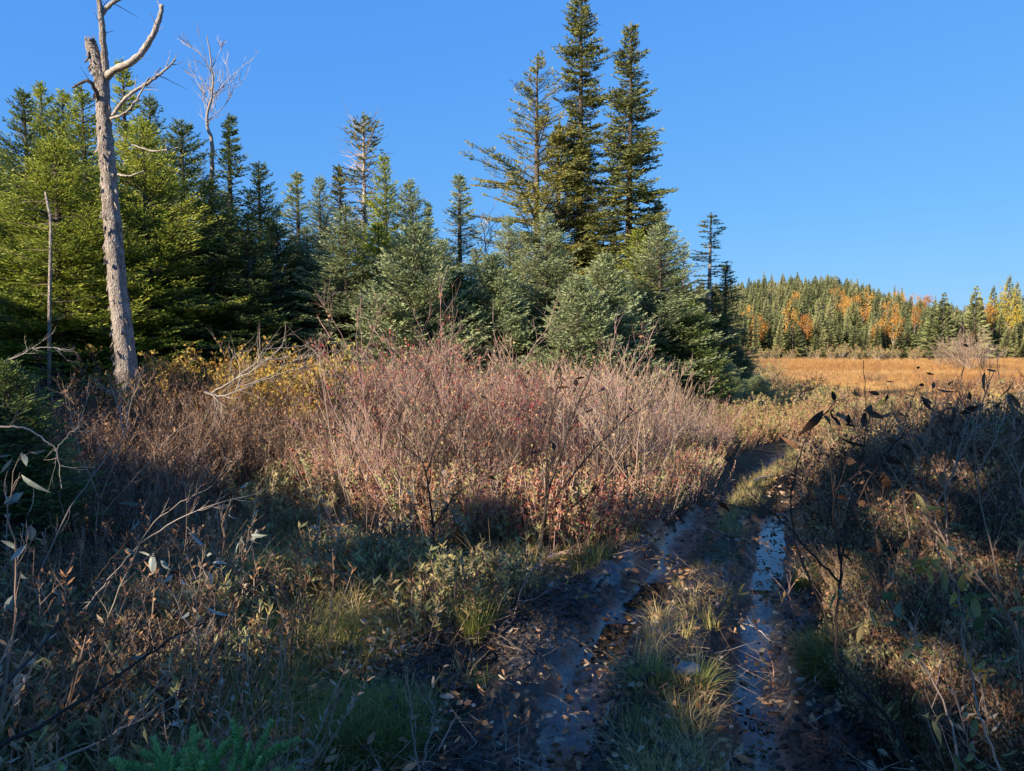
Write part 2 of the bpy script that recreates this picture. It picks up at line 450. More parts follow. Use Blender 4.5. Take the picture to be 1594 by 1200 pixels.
# ------------------------------------------------------------------ conifers
def conifer(rng, h, Rb, z0=.5, dz=.12, nb=5, el_top=48, el_bot=-10, curve=.18, prof=.85, sh=(.13, .035), sub=.12, gap=0, colmid=.52, jit=.3, subl=.42, droop=0, dens=1.0, clump=.22, cull=None, topbare=0, wood_t=.5):
    crown = Geo(); trunk = Geo()
    nz = int((h - z0) / dz)
    z = z0 + (np.arange(nz).repeat(nb) + rng.rand(nz * nb)) * dz
    z = z[z < h - .12]; n = len(z)
    q = (h - z) / (h - z0)
    L = Rb * (q ** prof) * (1 - jit / 2 + jit * rng.rand(n)) * (1 - .25 * sstep(.8, 1, q)) + .06
    L *= 1 - .5 * np.exp(-q * 13)
    L *= 1 + .25 * np.sin(z * 5.1 + rng.rand() * 6) * min(1, gap * 2)
    az = rng.rand(n) * 2 * math.pi
    if gap > 0:
        cl = vnoise(az * 1.2 + 10, z * 1.6 / max(1, h / 8) + rng.rand() * 50, 2)
        L *= np.where(cl < gap, .35 + .4 * rng.rand(n), 1)
    keep = rng.rand(n) < dens
    z, q, L, az = z[keep], q[keep], L[keep], az[keep]; n = len(z)
    el = np.radians(el_top + (el_bot - el_top) * q ** .6 + rng.randn(n) * 7)
    o = np.stack((np.cos(az), np.sin(az), np.zeros(n)), 1); up = np.array((0, 0, 1.))
    side = np.stack((-np.sin(az), np.cos(az), np.zeros(n)), 1)
    base = np.stack((np.zeros(n), np.zeros(n), z), 1)
    def pos(i, s):
        s = s[:, None]
        return base[i] + L[i][:, None] * (o[i] * np.cos(el[i])[:, None] * s + up * (np.sin(el[i])[:, None] * s + curve * s * s - droop * s))
    def tan(i, s):
        s = s[:, None]
        return unit(o[i] * np.cos(el[i])[:, None] + up * (np.sin(el[i])[:, None] + 2 * curve * s - droop))
    ib = np.arange(n); wr = .006 + .010 * L
    for a, b in ((0, .5), (.5, 1)):
        kb = np.ones(n, bool) if cull is None else cull(pos(ib, np.full(n, (a + b) / 2)))
        segs(crown, pos(ib, np.full(n, a))[kb], pos(ib, np.full(n, b))[kb], (wr * (1 - a * .9))[kb], (wr * (1 - b * .9))[kb], wood_t, 1)
    # side branchlets
    ns = np.maximum(2, (L / sub).astype(int)); i = np.repeat(ib, ns)
    k = np.concatenate([np.arange(c) for c in ns])
    s = .12 + .86 * (k + rng.rand(len(k))) / ns[i]
    i = np.tile(i, 2); sgn = np.repeat((1, -1), len(s)); s = np.tile(s, 2)
    s = np.clip(s + (rng.rand(len(s)) - .5) * .05, .05, .98)
    l = (subl * L[i] * (1.02 - s) ** .75 + .07) * (.7 + .5 * rng.rand(len(s)))
    P = pos(i, s); T = tan(i, s)
    D = unit(T * .75 + side[i] * (sgn * .75)[:, None] + up * ((rng.rand(len(s)) - .45) * .45)[:, None])
    kb = np.ones(len(P), bool) if cull is None else cull(P)
    segs(crown, P[kb], (P + D * l[:, None] * .8)[kb], .004, .002, wood_t, 1)
    # shoots on the branchlets
    nsht = np.maximum(1, (l / (sh[0] * .5)).astype(int)) + 1
    j = np.repeat(np.arange(len(P)), nsht); kk = np.concatenate([np.arange(c) for c in nsht])
    f = (kk + rng.rand(len(kk)) * .6) / nsht[j]
    SP = P[j] + D[j] * (l[j] * f)[:, None]
    lat = unit(np.cross(D[j], up))
    sg = np.where(kk % 2 == 0, 1, -1)[:, None] * .8
    SD = unit(D[j] + lat * sg * (f[:, None] < .9) + (rng.rand(len(j), 3) - .5) * .7 + up * .12)
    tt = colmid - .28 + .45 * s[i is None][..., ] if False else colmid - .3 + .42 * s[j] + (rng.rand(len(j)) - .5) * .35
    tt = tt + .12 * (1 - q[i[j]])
    # shoots on the branch tip axis
    ia = np.repeat(ib, 4); sa = np.tile((.35, .6, .82, .97), n)
    SP2 = pos(ia, sa); SD2 = unit(tan(ia, sa) + (rng.rand(len(ia), 3) - .5) * .5)
    # leader
    nl = 26; zl = np.linspace(h - .6, h - .02, nl)
    SP3 = np.stack((np.zeros(nl), np.zeros(nl), zl), 1); a3 = rng.rand(nl) * 6.28
    SD3 = unit(np.stack((np.cos(a3) * .45, np.sin(a3) * .45, np.full(nl, 1.)), 1))
    AP = np.concatenate((SP, SP2, SP3)); AD = np.concatenate((SD, SD2, SD3))
    AT = np.concatenate((tt, colmid + (rng.rand(len(ia)) - .3) * .35, np.full(nl, colmid)))
    cn = vnoise(AP[:, 0] * 2.6 + AP[:, 2] * 1.7 + 31, AP[:, 1] * 2.6 - AP[:, 2] * 2.1 + 57, 4)
    kc = (cn > clump) | (AP[:, 2] > h - .5); AP, AD, AT, cn = AP[kc], AD[kc], AT[kc], cn[kc]
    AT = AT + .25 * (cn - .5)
    if cull is not None:
        kp = cull(AP); AP, AD, AT = AP[kp], AD[kp], AT[kp]
    nn = len(AP)
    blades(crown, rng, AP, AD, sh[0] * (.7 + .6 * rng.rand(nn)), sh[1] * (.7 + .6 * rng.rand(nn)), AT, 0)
    tr = .011 * h + .02
    tz = np.linspace(-.3, h, 12)
    bend = .02 * h * np.sin(tz / h * 3 + rng.rand() * 6) * .3
    bend = bend - bend[0]
    tube(trunk, np.stack((bend * .3, bend * .2, tz), 1), tr * (1 - np.clip(tz, 0, h) / h) ** .8 + .008, 7)
    return crown, trunk

PROTO = {}
def proto(key, h, **kw):
    rng = np.random.RandomState(abs(hash(key)) % 1000 if False else sum(map(ord, key)) * 7 % 9973)
    c, t = conifer(rng, h, **kw)
    PROTO[key] = (h, kw['Rb'], c.mesh('crown', [M['fir'], M['darkbark']]), t.mesh('trunk', [M['darkbark']], True))
proto('firA', 7, Rb=1.7, sh=(.085, .027), jit=.5, prof=.70, nb=6)
proto('firB', 7, Rb=1.55, el_bot=-16, jit=.6, sh=(.085, .027), prof=.72, nb=6)
proto('firC', 7, Rb=1.85, el_top=55, curve=.25, jit=.55, sh=(.09, .028), prof=.70, nb=6)
proto('firD', 7, Rb=1.45, gap=.32, jit=.6, sh=(.085, .027), prof=.72, nb=6)
proto('bushA', 4, Rb=1.5, z0=.15, dz=.085, prof=.7, el_top=60, el_bot=5, sh=(.085, .027), sub=.09, nb=6)
proto('bushB', 4, Rb=1.35, z0=.15, dz=.085, prof=.75, el_top=60, el_bot=0, sh=(.085, .027), sub=.09, jit=.45, nb=6)
proto('slimA', 7, Rb=1.0, gap=.3, jit=.6, el_bot=-22, sh=(.085, .028), nb=6)
proto('slimB', 7, Rb=.85, gap=.38, jit=.65, el_bot=-25, sh=(.085, .028), nb=6)
proto('tallA', 13.5, Rb=1.3, dz=.12, nb=6, gap=.42, jit=.7, el_top=15, el_bot=-42, curve=.34, prof=.50, sh=(.12, .045), sub=.10, subl=.42, clump=.22)
proto('tallB', 12, Rb=1.35, dz=.125, nb=6, gap=.36, jit=.6, el_top=15, el_bot=-38, curve=.30, prof=.52, sh=(.12, .045), sub=.10, subl=.42, clump=.22)
proto('larch', 10.5, Rb=2.3, dz=.16, nb=4, gap=.34, jit=.8, el_top=38, el_bot=5, curve=.05, prof=.68, sh=(.075, .035), sub=.09, subl=.26, z0=1.5, clump=.40)
proto('sparse', 7, Rb=1.1, dz=.16, nb=4, gap=.42, jit=.9, el_top=15, el_bot=-20, curve=.1, sh=(.12, .035), sub=.14, z0=2.2, subl=.3)

USED = {}
def conifer_thing(key, label, px, top, Y, m, wid=1.0, group=None, rot=None, x=None, topz=None, name='spruce_tree', cat='tree', trunkmat=None):
    h, rb, cm, tm = PROTO[key]
    p = W(px, top, Y)
    X = p[0] if x is None else x
    zt = p[2] if topz is None else topz
    gz = float(H(X, Y))
    s = (zt - gz) / h
    root = thing(name, label, cat, (X, Y, gz), group)
    ws = s ** .6 * wid * 1.08
    root.scale = (ws, ws, s)
    root.rotation_euler = (0, 0, rot if rot is not None else (px * 1.37 + Y) % 6.28)
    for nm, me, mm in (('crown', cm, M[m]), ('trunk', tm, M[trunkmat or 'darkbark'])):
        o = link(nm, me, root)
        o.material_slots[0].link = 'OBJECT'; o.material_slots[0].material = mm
    return root

G1 = 'young firs and spruces at the edge of the left wood'
G2 = 'firs and spruces of the middle clump'
# key, label, px, top(py), distance, material, width
TREES = [
 ('firB', 'bluish fir filling the gap between the flat-topped dying tree and the pale green ones', 478, 352, 17.5, 'fir_blue', 1.2, G2),
 ('firA', 'green fir behind the silvery-blue fir on its left side', 588, 345, 17.2, 'fir', 1.1, G2),
 ('firC', 'dusky fir between the silvery-blue fir and the columnar spruce', 688, 372, 17.8, 'fir_blue', 1.1, G2),
 ('firD', 'dusky green fir closing the gap left of the larch foot', 742, 385, 19, 'fir_blue', 1.15, G2),
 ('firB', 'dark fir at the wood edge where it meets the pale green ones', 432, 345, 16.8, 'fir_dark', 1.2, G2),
 ('firC', 'bright yellow-green young fir lit by the sun, nearest the bare grey trunk on its left', 85, 212, 13.5, 'fir', 1.25, G1),
 ('firA', 'broad dark fir cut by the left edge of the picture, below the row of tops', -60, 160, 16, 'fir', 1.1, G1),
 ('firD', 'fir top poking up leftmost behind the bright young fir', 35, 138, 19, 'fir_dark', 1.0, G1),
 ('firB', 'fir top just left of the gap behind the bright young fir', 64, 128, 20, 'fir', .9, G1),
 ('firA', 'fir top third from the left in the row behind the bright young fir', 98, 140, 19.5, 'fir', .9, G1),
 ('firB', 'fir top touching the dead trunk on its left side in the back row', 128, 132, 18.5, 'fir', 1.0, G1),
 ('slimA', 'slender fir with the highest point right behind the forked dead trunk', 190, 92, 17.5, 'fir', 1.1, G1),
 ('firC', 'full green fir standing just right of the dead trunk', 222, 185, 14.6, 'fir', 1.15, G1),
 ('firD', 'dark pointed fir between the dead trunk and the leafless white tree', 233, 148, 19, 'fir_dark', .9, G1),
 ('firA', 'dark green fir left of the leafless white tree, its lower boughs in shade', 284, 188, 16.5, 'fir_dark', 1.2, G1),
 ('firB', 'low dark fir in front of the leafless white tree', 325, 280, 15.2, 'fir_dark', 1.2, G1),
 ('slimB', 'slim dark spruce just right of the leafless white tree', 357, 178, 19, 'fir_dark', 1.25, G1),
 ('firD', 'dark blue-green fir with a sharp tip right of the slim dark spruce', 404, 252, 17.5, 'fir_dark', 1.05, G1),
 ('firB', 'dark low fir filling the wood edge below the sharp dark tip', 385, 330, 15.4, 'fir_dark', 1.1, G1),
 ('slimA', 'pale green narrow fir lit by the sun, first right of the dark wood', 461, 266, 19, 'fir_blue', 1.3, G2),
 ('firD', 'pale green fir with a slender pointed tip beside the dark narrow spruce', 498, 274, 20, 'fir_blue', .9, G2),
 ('slimB', 'dark narrow spruce close left of the flat-topped dying tree', 527, 256, 21.5, 'spruce_olive', 1.2, G2),
 ('firB', 'bluish fir spreading low in front of the flat-topped dying tree', 536, 318, 16.5, 'fir_blue', 1.25, G2),
 ('firD', 'vivid green fir with drooping boughs right behind the flat-topped dying tree', 598, 240, 18.5, 'fir', .85, G2),
 ('firA', 'tall bluish fir with one narrow tip right of the vivid green fir', 637, 280, 18.5, 'fir_blue', .95, G2),
 ('bushA', 'dense silvery-blue fir, broad and rounded, in front of the tall bluish fir', 645, 352, 14.6, 'fir_blue', 1.05, G2),
 ('slimB', 'small dark spruce top peeping over the silvery-blue fir', 666, 314, 21, 'fir_dark', 1.0, G2),
 ('slimA', 'blunt columnar spruce standing alone between the two clumps', 715, 270, 20, 'fir_blue', 1.35, G2),
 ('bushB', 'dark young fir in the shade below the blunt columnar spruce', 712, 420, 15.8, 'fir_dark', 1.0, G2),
 ('bushB', 'small bluish fir with pale boughs left of the tallest trees', 765, 395, 15.4, 'fir_blue', 1.1, G2),
 ('firB', 'olive green fir under the yellowing larch', 792, 335, 18, 'fir_blue', .9, G2),
 ('firA', 'big bluish fir at the foot of the tallest spruce', 850, 330, 16.8, 'fir_blue', 1.15, G2),
 ('bushA', 'low bluish fir skirt in front of the tallest spruce', 900, 430, 14.2, 'fir_blue', .95, G2),
 ('bushB', 'dense young grey-green fir between the two tallest spruces', 940, 395, 15.2, 'fir_blue', 1.0, G2),
 ('firD', 'green fir to the right below the second tallest spruce', 992, 355, 17, 'fir', 1.0, G2),
 ('firC', 'broad green fir with sweeping low boughs at the right end of the clump', 1030, 345, 16.5, 'fir_blue', 1.1, G2),
 ('slimB', 'small narrow spruce top above the broad fir at the right end of the clump', 1025, 310, 22, 'spruce_olive', 1.1, G2),
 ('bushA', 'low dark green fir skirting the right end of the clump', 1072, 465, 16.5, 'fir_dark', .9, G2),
 ('slimA', 'small dark pointed spruce right of the sparse pale-trunked spruce', 1131, 410, 27, 'fir_dark', 1.5, G2),
]
for k, lab, px, top, Y, m, w, grp in TREES:
    conifer_thing(k, lab, px, top, Y, m, w, grp)
conifer_thing('tallA', 'tallest spruce, a ragged narrow spire with brown cones at the very top', 905, -22, 23, 'spruce_olive', .98)
conifer_thing('tallB', 'second tallest spruce, dark and narrow, right of the tallest spire', 982, 36, 22, 'spruce_olive', 1.0)
conifer_thing('larch', 'yellowing larch with thin spreading boughs left of the tallest spire', 838, 84, 23, 'larch', 1.15, name='larch_tree')
conifer_thing('slimA', 'olive spruce tucked between the larch and the tallest spire', 872, 190, 22.5, 'spruce_olive', 1.4)
conifer_thing('sparse', 'sparse half-bare spruce with a pale trunk at the edge of the bog', 1107, 332, 26, 'spruce_olive', 1.35, trunkmat='palewood')
conifer_thing('sparse', 'tiny bare-stemmed spruce between the clump and the sparse spruce', 1064, 380, 34, 'spruce_olive', 1.0, trunkmat='bark')

# filler behind the wood edge: dark mass of trees seen between the front ones
rng = np.random.RandomState(11)
n = 0
for px in np.arange(-300, 1140, 50):
    for row in range(2):
        Y = 24 + 9 * row + rng.rand() * 5
        p = px + rng.rand() * 22
        sky_lim = np.interp(p, [-400, 0, 250, 420, 480, 600, 700, 760, 840, 1000, 1060, 1140], [150, 190, 240, 330, 340, 350, 380, 405, 330, 330, 420, 470])
        top = sky_lim + rng.rand() * 50
        if p > 1040 and row: continue
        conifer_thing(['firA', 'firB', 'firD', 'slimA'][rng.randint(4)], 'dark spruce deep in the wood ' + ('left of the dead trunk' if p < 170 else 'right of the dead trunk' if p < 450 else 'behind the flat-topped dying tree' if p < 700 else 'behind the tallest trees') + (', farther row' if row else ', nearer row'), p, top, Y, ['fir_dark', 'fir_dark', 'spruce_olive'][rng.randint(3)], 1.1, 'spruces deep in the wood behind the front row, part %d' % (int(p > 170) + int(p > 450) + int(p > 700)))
for i in range(8):   # wood going on past the picture's left edge
    px = -120 - rng.rand() * 700; Y = 20 + rng.rand() * 12
    conifer_thing(['firA', 'firB', 'firC'][rng.randint(3)], 'fir of the wood that goes on past the left edge of the picture', px, 200 + rng.rand() * 80, Y, 'fir', 1.1, 'firs past the left edge')

# ------------------------------------------------------------------ trees behind the camera that throw the shade
dh = np.array((math.sin(SUN_A), math.cos(SUN_A))); ph = np.array((math.cos(SUN_A), -math.sin(SUN_A)))
HOLES = [(1400, 900, .3, .5), (1330, 1060, .22, .3), (1500, 1100, .25, .5), (1440, 800, .3, .6), (1290, 880, .2, .4), (90, 900, .25, .5), (190, 1010, .22, .2), (340, 640, .3, .9), (250, 760, .18, .6), (600, 1060, .2, .1), (430, 960, .55, .2), (500, 985, .3, .25), (655, 915, .55, .15), (1035, 965, .55, .05), (1190, 1005, .45, .02), (1200, 1150, .15, .0), (720, 1010, .14, .1), (1250, 985, .22, .3), (130, 985, .22, .4), (930, 1090, .16, .0), (1560, 960, .3, .6), (840, 885, .25, .2), (200, 700, .2, 1.0), (60, 640, .2, 1.0), (1480, 760, .25, .6), (480, 1120, .2, .1), (300, 830, .18, .4), (470, 680, .3, .3)]
HP = []
for px, py, r, hh in HOLES:
    p = unproj(px, py); d = CAMP - p
    p = p + d * (hh / max(.2, d[2]))
    HP.append((p, r))
def caster(u, D, top, seed, spread):
    rng = np.random.RandomState(seed)
    c = -dh * D + ph * u
    gz = 0.0
    h = top - gz
    loc = np.array((c[0], c[1], gz))
    def cull(P):
        Q = P + loc; keep = np.ones(len(Q), bool)
        for p, r in HP:
            v = Q - p; t = v @ to_sun
            keep &= np.linalg.norm(v - t[:, None] * to_sun, axis=1) > r * 1.2 * (.8 + .5 * np.sin(Q[:, 2] * 9 + Q[:, 0] * 5))
        return keep
    cr, tr = conifer(rng, h, Rb=spread, z0=.3, dz=.22, nb=6, sh=(.30, .13), sub=.22, clump=.2, prof=.5, el_top=45, jit=.4, cull=cull)
    root = thing('spruce_tree', 'spruce standing behind the photographer, seen only by its shadow', 'tree', loc, 'spruces behind the photographer')
    cr.obj('crown', [M['fir_dark'], M['darkbark']], root); tr.obj('trunk', M['darkbark'], root, True)
EDGE = np.array([(-20, 2.5, 2.5), (-17, 2.2, 2.2), (-13.2, 3.2, 1.25), (-12, 3.5, .85), (-10.5, 2.6, .4), (-8.8, 2.3, .2), (-7, 2.1, .15), (-5.3, 2.6, .15), (-4.2, 4.4, .2), (-3.6, 5.8, .3), (-3.0, 9.0, .5), (-2.4, 10.8, .8), (0, 11.5, 1.0), (6, 12, 1.0)])
rc = np.random.RandomState(77)
k = 0
for D0, u0, st_ in ((12.2, -19.5, 1.0), (14.6, -19.0, 1.3)):
    for u in np.arange(u0, 6, st_):
        D = D0 + (rc.rand() - .5) * .9; uu = u + (rc.rand() - .5) * .25
        se = np.interp(uu, EDGE[:, 0], EDGE[:, 1]); ze = np.interp(uu, EDGE[:, 0], EDGE[:, 2])
        caster(uu, D, ze + math.tan(SUN_E) * (se + D) + .1 + .35 * rc.rand(), 100 + k, 1.05 if -4.6 < uu < -2 else 1.45); k += 1

# ------------------------------------------------------------------ scatter
def scatter(name, meshes, P, scale, tilt=.15, it=None, seed=1, label=None, cat=None, zs=None, rotz=None):
    rng = np.random.RandomState(seed)
    n = len(P)
    c = bpy.data.collections.new(name + '_sources')
    for i, me in enumerate(meshes):
        c.objects.link(bpy.data.objects.new('%s_source_%02d' % (name, i), me))
    me = bpy.data.meshes.new(name)
    me.vertices.add(n); me.vertices.foreach_set('co', np.asarray(P, 'f').ravel())
    rot = np.stack(((rng.rand(n) - .5) * 2 * tilt, (rng.rand(n) - .5) * 2 * tilt, rng.rand(n) * 6.283 if rotz is None else rotz), 1)
    scale = np.broadcast_to(scale, (n,)); zs = scale if zs is None else zs
    a = me.attributes.new('rot', 'FLOAT_VECTOR', 'POINT'); a.data.foreach_set('vector', rot.astype('f').ravel())
    a = me.attributes.new('scl', 'FLOAT_VECTOR', 'POINT'); a.data.foreach_set('vector', np.stack((scale, scale, zs), 1).astype('f').ravel())
    a = me.attributes.new('idx', 'INT', 'POINT'); a.data.foreach_set('value', rng.randint(0, len(meshes), n).astype('i'))
    a = me.attributes.new('it', 'FLOAT', 'POINT'); a.data.foreach_set('value', (np.zeros(n) if it is None else np.broadcast_to(it, (n,))).astype('f'))
    me.update()
    o = link(name, me)
    ng = bpy.data.node_groups.new(name + '_scatter', 'GeometryNodeTree')
    ng.interface.new_socket('Geometry', in_out='INPUT', socket_type='NodeSocketGeometry')
    ng.interface.new_socket('Geometry', in_out='OUTPUT', socket_type='NodeSocketGeometry')
    N, L = ng.nodes, ng.links
    gi = N.new('NodeGroupInput'); go = N.new('NodeGroupOutput')
    m2p = N.new('GeometryNodeMeshToPoints')
    ip = N.new('GeometryNodeInstanceOnPoints'); ci = N.new('GeometryNodeCollectionInfo')
    ci.inputs['Collection'].default_value = c; ci.inputs['Separate Children'].default_value = True; ci.inputs['Reset Children'].default_value = True
    ip.inputs['Pick Instance'].default_value = True
    def na(nm, ty):
        x = N.new('GeometryNodeInputNamedAttribute'); x.data_type = ty; x.inputs['Name'].default_value = nm; return x.outputs['Attribute']
    L.new(gi.outputs[0], m2p.inputs['Mesh']); L.new(m2p.outputs[0], ip.inputs['Points']); L.new(ci.outputs[0], ip.inputs['Instance'])
    L.new(na('idx', 'INT'), ip.inputs['Instance Index'])
    er = N.new('FunctionNodeEulerToRotation'); L.new(na('rot', 'FLOAT_VECTOR'), er.inputs[0]); L.new(er.outputs[0], ip.inputs['Rotation'])
    L.new(na('scl', 'FLOAT_VECTOR'), ip.inputs['Scale'])
    L.new(ip.outputs[0], go.inputs[0])
    md = o.modifiers.new('scatter', 'NODES'); md.node_group = ng
    return tag(o, label, cat, kind='stuff')

def cloud(n, y0, y1, px0, px1, seed, dens=None, power=0.0):
    """random ground points spread evenly over the view wedge; dens(px, Y, x) -> probability"""
    rng = np.random.RandomState(seed)
    Y = np.exp(rng.rand(n) * math.log(y1 / y0)) * y0 if power == 0 else (y0 ** power + rng.rand(n) * (y1 ** power - y0 ** power)) ** (1 / power)
    px = px0 + rng.rand(n) * (px1 - px0)
    x = (px - 797) / F * Y
    keep = np.ones(n, bool)
    if dens is not None: keep = rng.rand(n) < dens(px, Y, x)
    x, Y, px = x[keep], Y[keep], px[keep]
    return np.stack((x, Y, H(x, Y)), 1), px, Y, x

def offtrack(x, y, a=.55, b=.8):
    dl, dr = track(x, y)
    d = np.minimum(dl, dr)
    inside = (x > np.interp(y, RUT_L[:, 1], RUT_L[:, 0])) & (x < np.interp(y, RUT_R[:, 1], RUT_R[:, 0])) & (y < 8.5)
    return np.where(y < 17, sstep(a, b, d) * (~inside), 1) * (1 - .9 * (mudmask(x, y) > .5))

# --- plant pieces
def wander(rng, p, d, L, r, n, wob, trop, S, k0=1.0):
    p = np.array(p, float); d = np.array(d, float); pts = [p.copy()]
    for i in range(n):
        d = d + (rng.rand(3) - .5) * wob; d[2] += trop; d /= np.linalg.norm(d)
        q = p + d * L / n
        S.append((p, q, r * (1 - .8 * i / n), r * (1 - .8 * (i + 1) / n))); p = q; pts.append(p.copy())
    return np.array(pts), d

def shrub(seed, h=1.2, nst=7, fan=.35, r=.006, lev2=6, lev3=3, leaf=(.028, .018), nleaf=1.2, mats=None, wob=.35, lt=(.2, .9), droop=0, base=.08):
    rng = np.random.RandomState(seed); S = []; tips = []
    for i in range(nst):
        a = rng.rand() * 6.28; f = fan * (.3 + rng.rand())
        d = np.array((math.cos(a) * f, math.sin(a) * f, 1)); d /= np.linalg.norm(d)
        L = h * (.65 + .4 * rng.rand())
        pts, _ = wander(rng, (math.cos(a) * base * rng.rand(), math.sin(a) * base * rng.rand(), -.05), d, L, r, 6, wob, .05, S)
        tips.append((pts[-1], 1)); 
        for j in range(lev2):
            k = 1 + rng.randint(5); b = rng.rand() * 6.28
            p = pts[k] + (pts[k + 1] - pts[k]) * rng.rand() if k < 6 else pts[-1]
            d2 = unit((pts[k + 1] - pts[k] if k < 6 else d)[None])[0] + np.array((math.cos(b), math.sin(b), 0)) * .7
            d2 /= np.linalg.norm(d2)
            l2 = L * (.42 - .05 * k) * (.6 + .7 * rng.rand())
            pt2, _ = wander(rng, p, d2, l2, r * .55, 3, wob, .12, S)
            for q in pt2[1:]: tips.append((q, .7))
            for kx in range(lev3):
                m_ = 1 + rng.randint(2); b = rng.rand() * 6.28
                d3 = unit((pt2[m_ + 1] - pt2[m_])[None])[0] if m_ < 3 else d2
                d3 = d3 + np.array((math.cos(b), math.sin(b), .2)) * .6; d3 /= np.linalg.norm(d3)
                pt3, _ = wander(rng, pt2[m_], d3, l2 * .5, r * .35, 2, wob, .1, S)
                tips.append((pt3[-1], 1)); tips.append((pt3[-2], .6))
    g = Geo()
    A = np.array([s[0] for s in S]); B = np.array([s[1] for s in S])
    segs(g, A, B, np.array([s[2] for s in S]), np.array([s[3] for s in S]), .3 + .4 * rng.rand(len(S)), 1)
    if nleaf > 0:
        TP = np.array([t[0] for t in tips]); w = np.array([t[1] for t in tips])
        rep = rng.poisson(nleaf * w); P = np.repeat(TP, rep, 0) + (rng.rand(rep.sum(), 3) - .5) * .03
        D = unit(rng.rand(len(P), 3) - .5 + np.array((0, 0, .35 - droop)))
        blades(g, rng, P, D, leaf[0] * (.6 + .8 * rng.rand(len(P))), leaf[1] * (.6 + .8 * rng.rand(len(P))), lt[0] + (lt[1] - lt[0]) * rng.rand(len(P)), 0, .15)
    return g.mesh('shrub_source', mats)

def heath(seed, h=.42, n=16, spread=.24, leaf=(.028, .013), per=24, mats=None, lt=(.1, .9)):
    rng = np.random.RandomState(seed); g = Geo(); S = []; LP = []; LD = []; LT = []
    for i in range(n):
        a = rng.rand() * 6.28; f = rng.rand() ** .5
        b = np.array((math.cos(a) * f * spread, math.sin(a) * f * spread, -.03))
        d = np.array((math.cos(a) * f * .45, math.sin(a) * f * .45, 1)); d /= np.linalg.norm(d)
        L = h * (.7 + .5 * rng.rand()); pts, dd = wander(rng, b, d, L, .0035, 4, .3, .05, S)
        c = rng.rand()
        s = .35 + .65 * rng.rand(per) ** .7; k = np.minimum((s * 4).astype(int), 3); fr = (s * 4 - k)[:, None]
        LP.append(pts[k] * (1 - fr) + pts[k + 1] * fr)
        th = rng.rand(per) * 6.28
        LD.append(np.stack((np.cos(th), np.sin(th), .5 + .8 * rng.rand(per)), 1))
        LT.append(np.clip(lt[0] + (lt[1] - lt[0]) * c + (rng.rand(per) - .5) * .3, 0, 1))
    segs(g, np.array([s[0] for s in S]), np.array([s[1] for s in S]), .0035, .002, .5, 1)
    P = np.concatenate(LP)
    blades(g, rng, P, np.concatenate(LD), leaf[0] * (.7 + .6 * rng.rand(len(P))), leaf[1] * (.7 + .6 * rng.rand(len(P))), np.concatenate(LT), 0, .2)
    return g.mesh('heath_source', mats)

def tuft_geo(seed, h=.3, n=40, spread=.06, lean=.5, w=.004, lt=(0, 1), nseg=3):
    rng = np.random.RandomState(seed); g = Geo()
    a = rng.rand(n) * 6.28; f = rng.rand(n) ** .5
    b = np.stack((np.cos(a) * f * spread, np.sin(a) * f * spread, np.full(n, -.02)), 1)
    a2 = a + (rng.rand(n) - .5) * 1.4
    o = np.stack((np.cos(a2), np.sin(a2), np.zeros(n)), 1); L = h * (.5 + .7 * rng.rand(n)); ln = lean * (.2 + 1.1 * rng.rand(n))
    sd_ = np.stack((-np.sin(a2), np.cos(a2), np.zeros(n)), 1)
    t = lt[0] + (lt[1] - lt[0]) * rng.rand(n)
    rows = []
    for i in range(nseg + 1):
        s = i / nseg
        c = b + o * (L * ln * s ** 1.7)[:, None] + np.array((0, 0, 1.)) * (L * (s - .45 * np.minimum(ln, 1.3) * s * s))[:, None]
        ww = w * (1 - s * .85) * (.7 + .6 * rng.rand(n))
        rows += [c - sd_ * ww[:, None] * .5, c + sd_ * ww[:, None] * .5]
    V = np.stack(rows, 1); m = 2 * (nseg + 1); q = []
    for i in range(nseg): q.append((2 * i, 2 * i + 1, 2 * i + 3, 2 * i + 2))
    g.add(V.reshape(-1, 3), (np.arange(n)[:, None, None] * m + np.array(q)[None]).reshape(-1, 4), np.repeat(t, m), 0)
    return g

def leafshape(g, rng, P, D, L, Wd, t, m=0, curl=.3, up=None):
    """one larger leaf of 5 x 3 points with a folded midrib and a curl"""
    D = D / np.linalg.norm(D)
    S, N = frames(D[None]); S = S[0]; N = N[0]
    a = rng.rand() * 6.28 if up is None else up
    S2 = S * math.cos(a) + N * math.sin(a); N2 = np.cross(S2, D)
    V = []
    for i, wv in enumerate((.04, .75, 1.0, .72, .03)):
        s = i / 4
        c = P + D * L * s + N2 * (curl * L * s * s)
        V += [c - S2 * Wd / 2 * wv + N2 * Wd * .2 * wv, c, c + S2 * Wd / 2 * wv + N2 * Wd * .2 * wv]
    q = []
    for i in range(4):
        for j in range(2): q.append((3 * i + j, 3 * i + j + 1, 3 * i + j + 4, 3 * i + j + 3))
    g.add(V, q, t, m)

def litter(seed, n=26, spread=.28, size=.045, mats=None, lt=(0, 1)):
    rng = np.random.RandomState(seed); g = Geo()
    for i in range(n):
        a = rng.rand() * 6.28; f = spread * rng.rand() ** .5
        d = np.array((math.cos(a * 3), math.sin(a * 3), (rng.rand() - .3) * .7))
        leafshape(g, rng, np.array((math.cos(a) * f, math.sin(a) * f, .005 + .03 * rng.rand())), d, size * (.6 + .8 * rng.rand()), size * .5 * (.7 + .6 * rng.rand()), lt[0] + (lt[1] - lt[0]) * rng.rand(), 0, (rng.rand() - .3) * .9)
    return g.mesh('litter_source', mats)

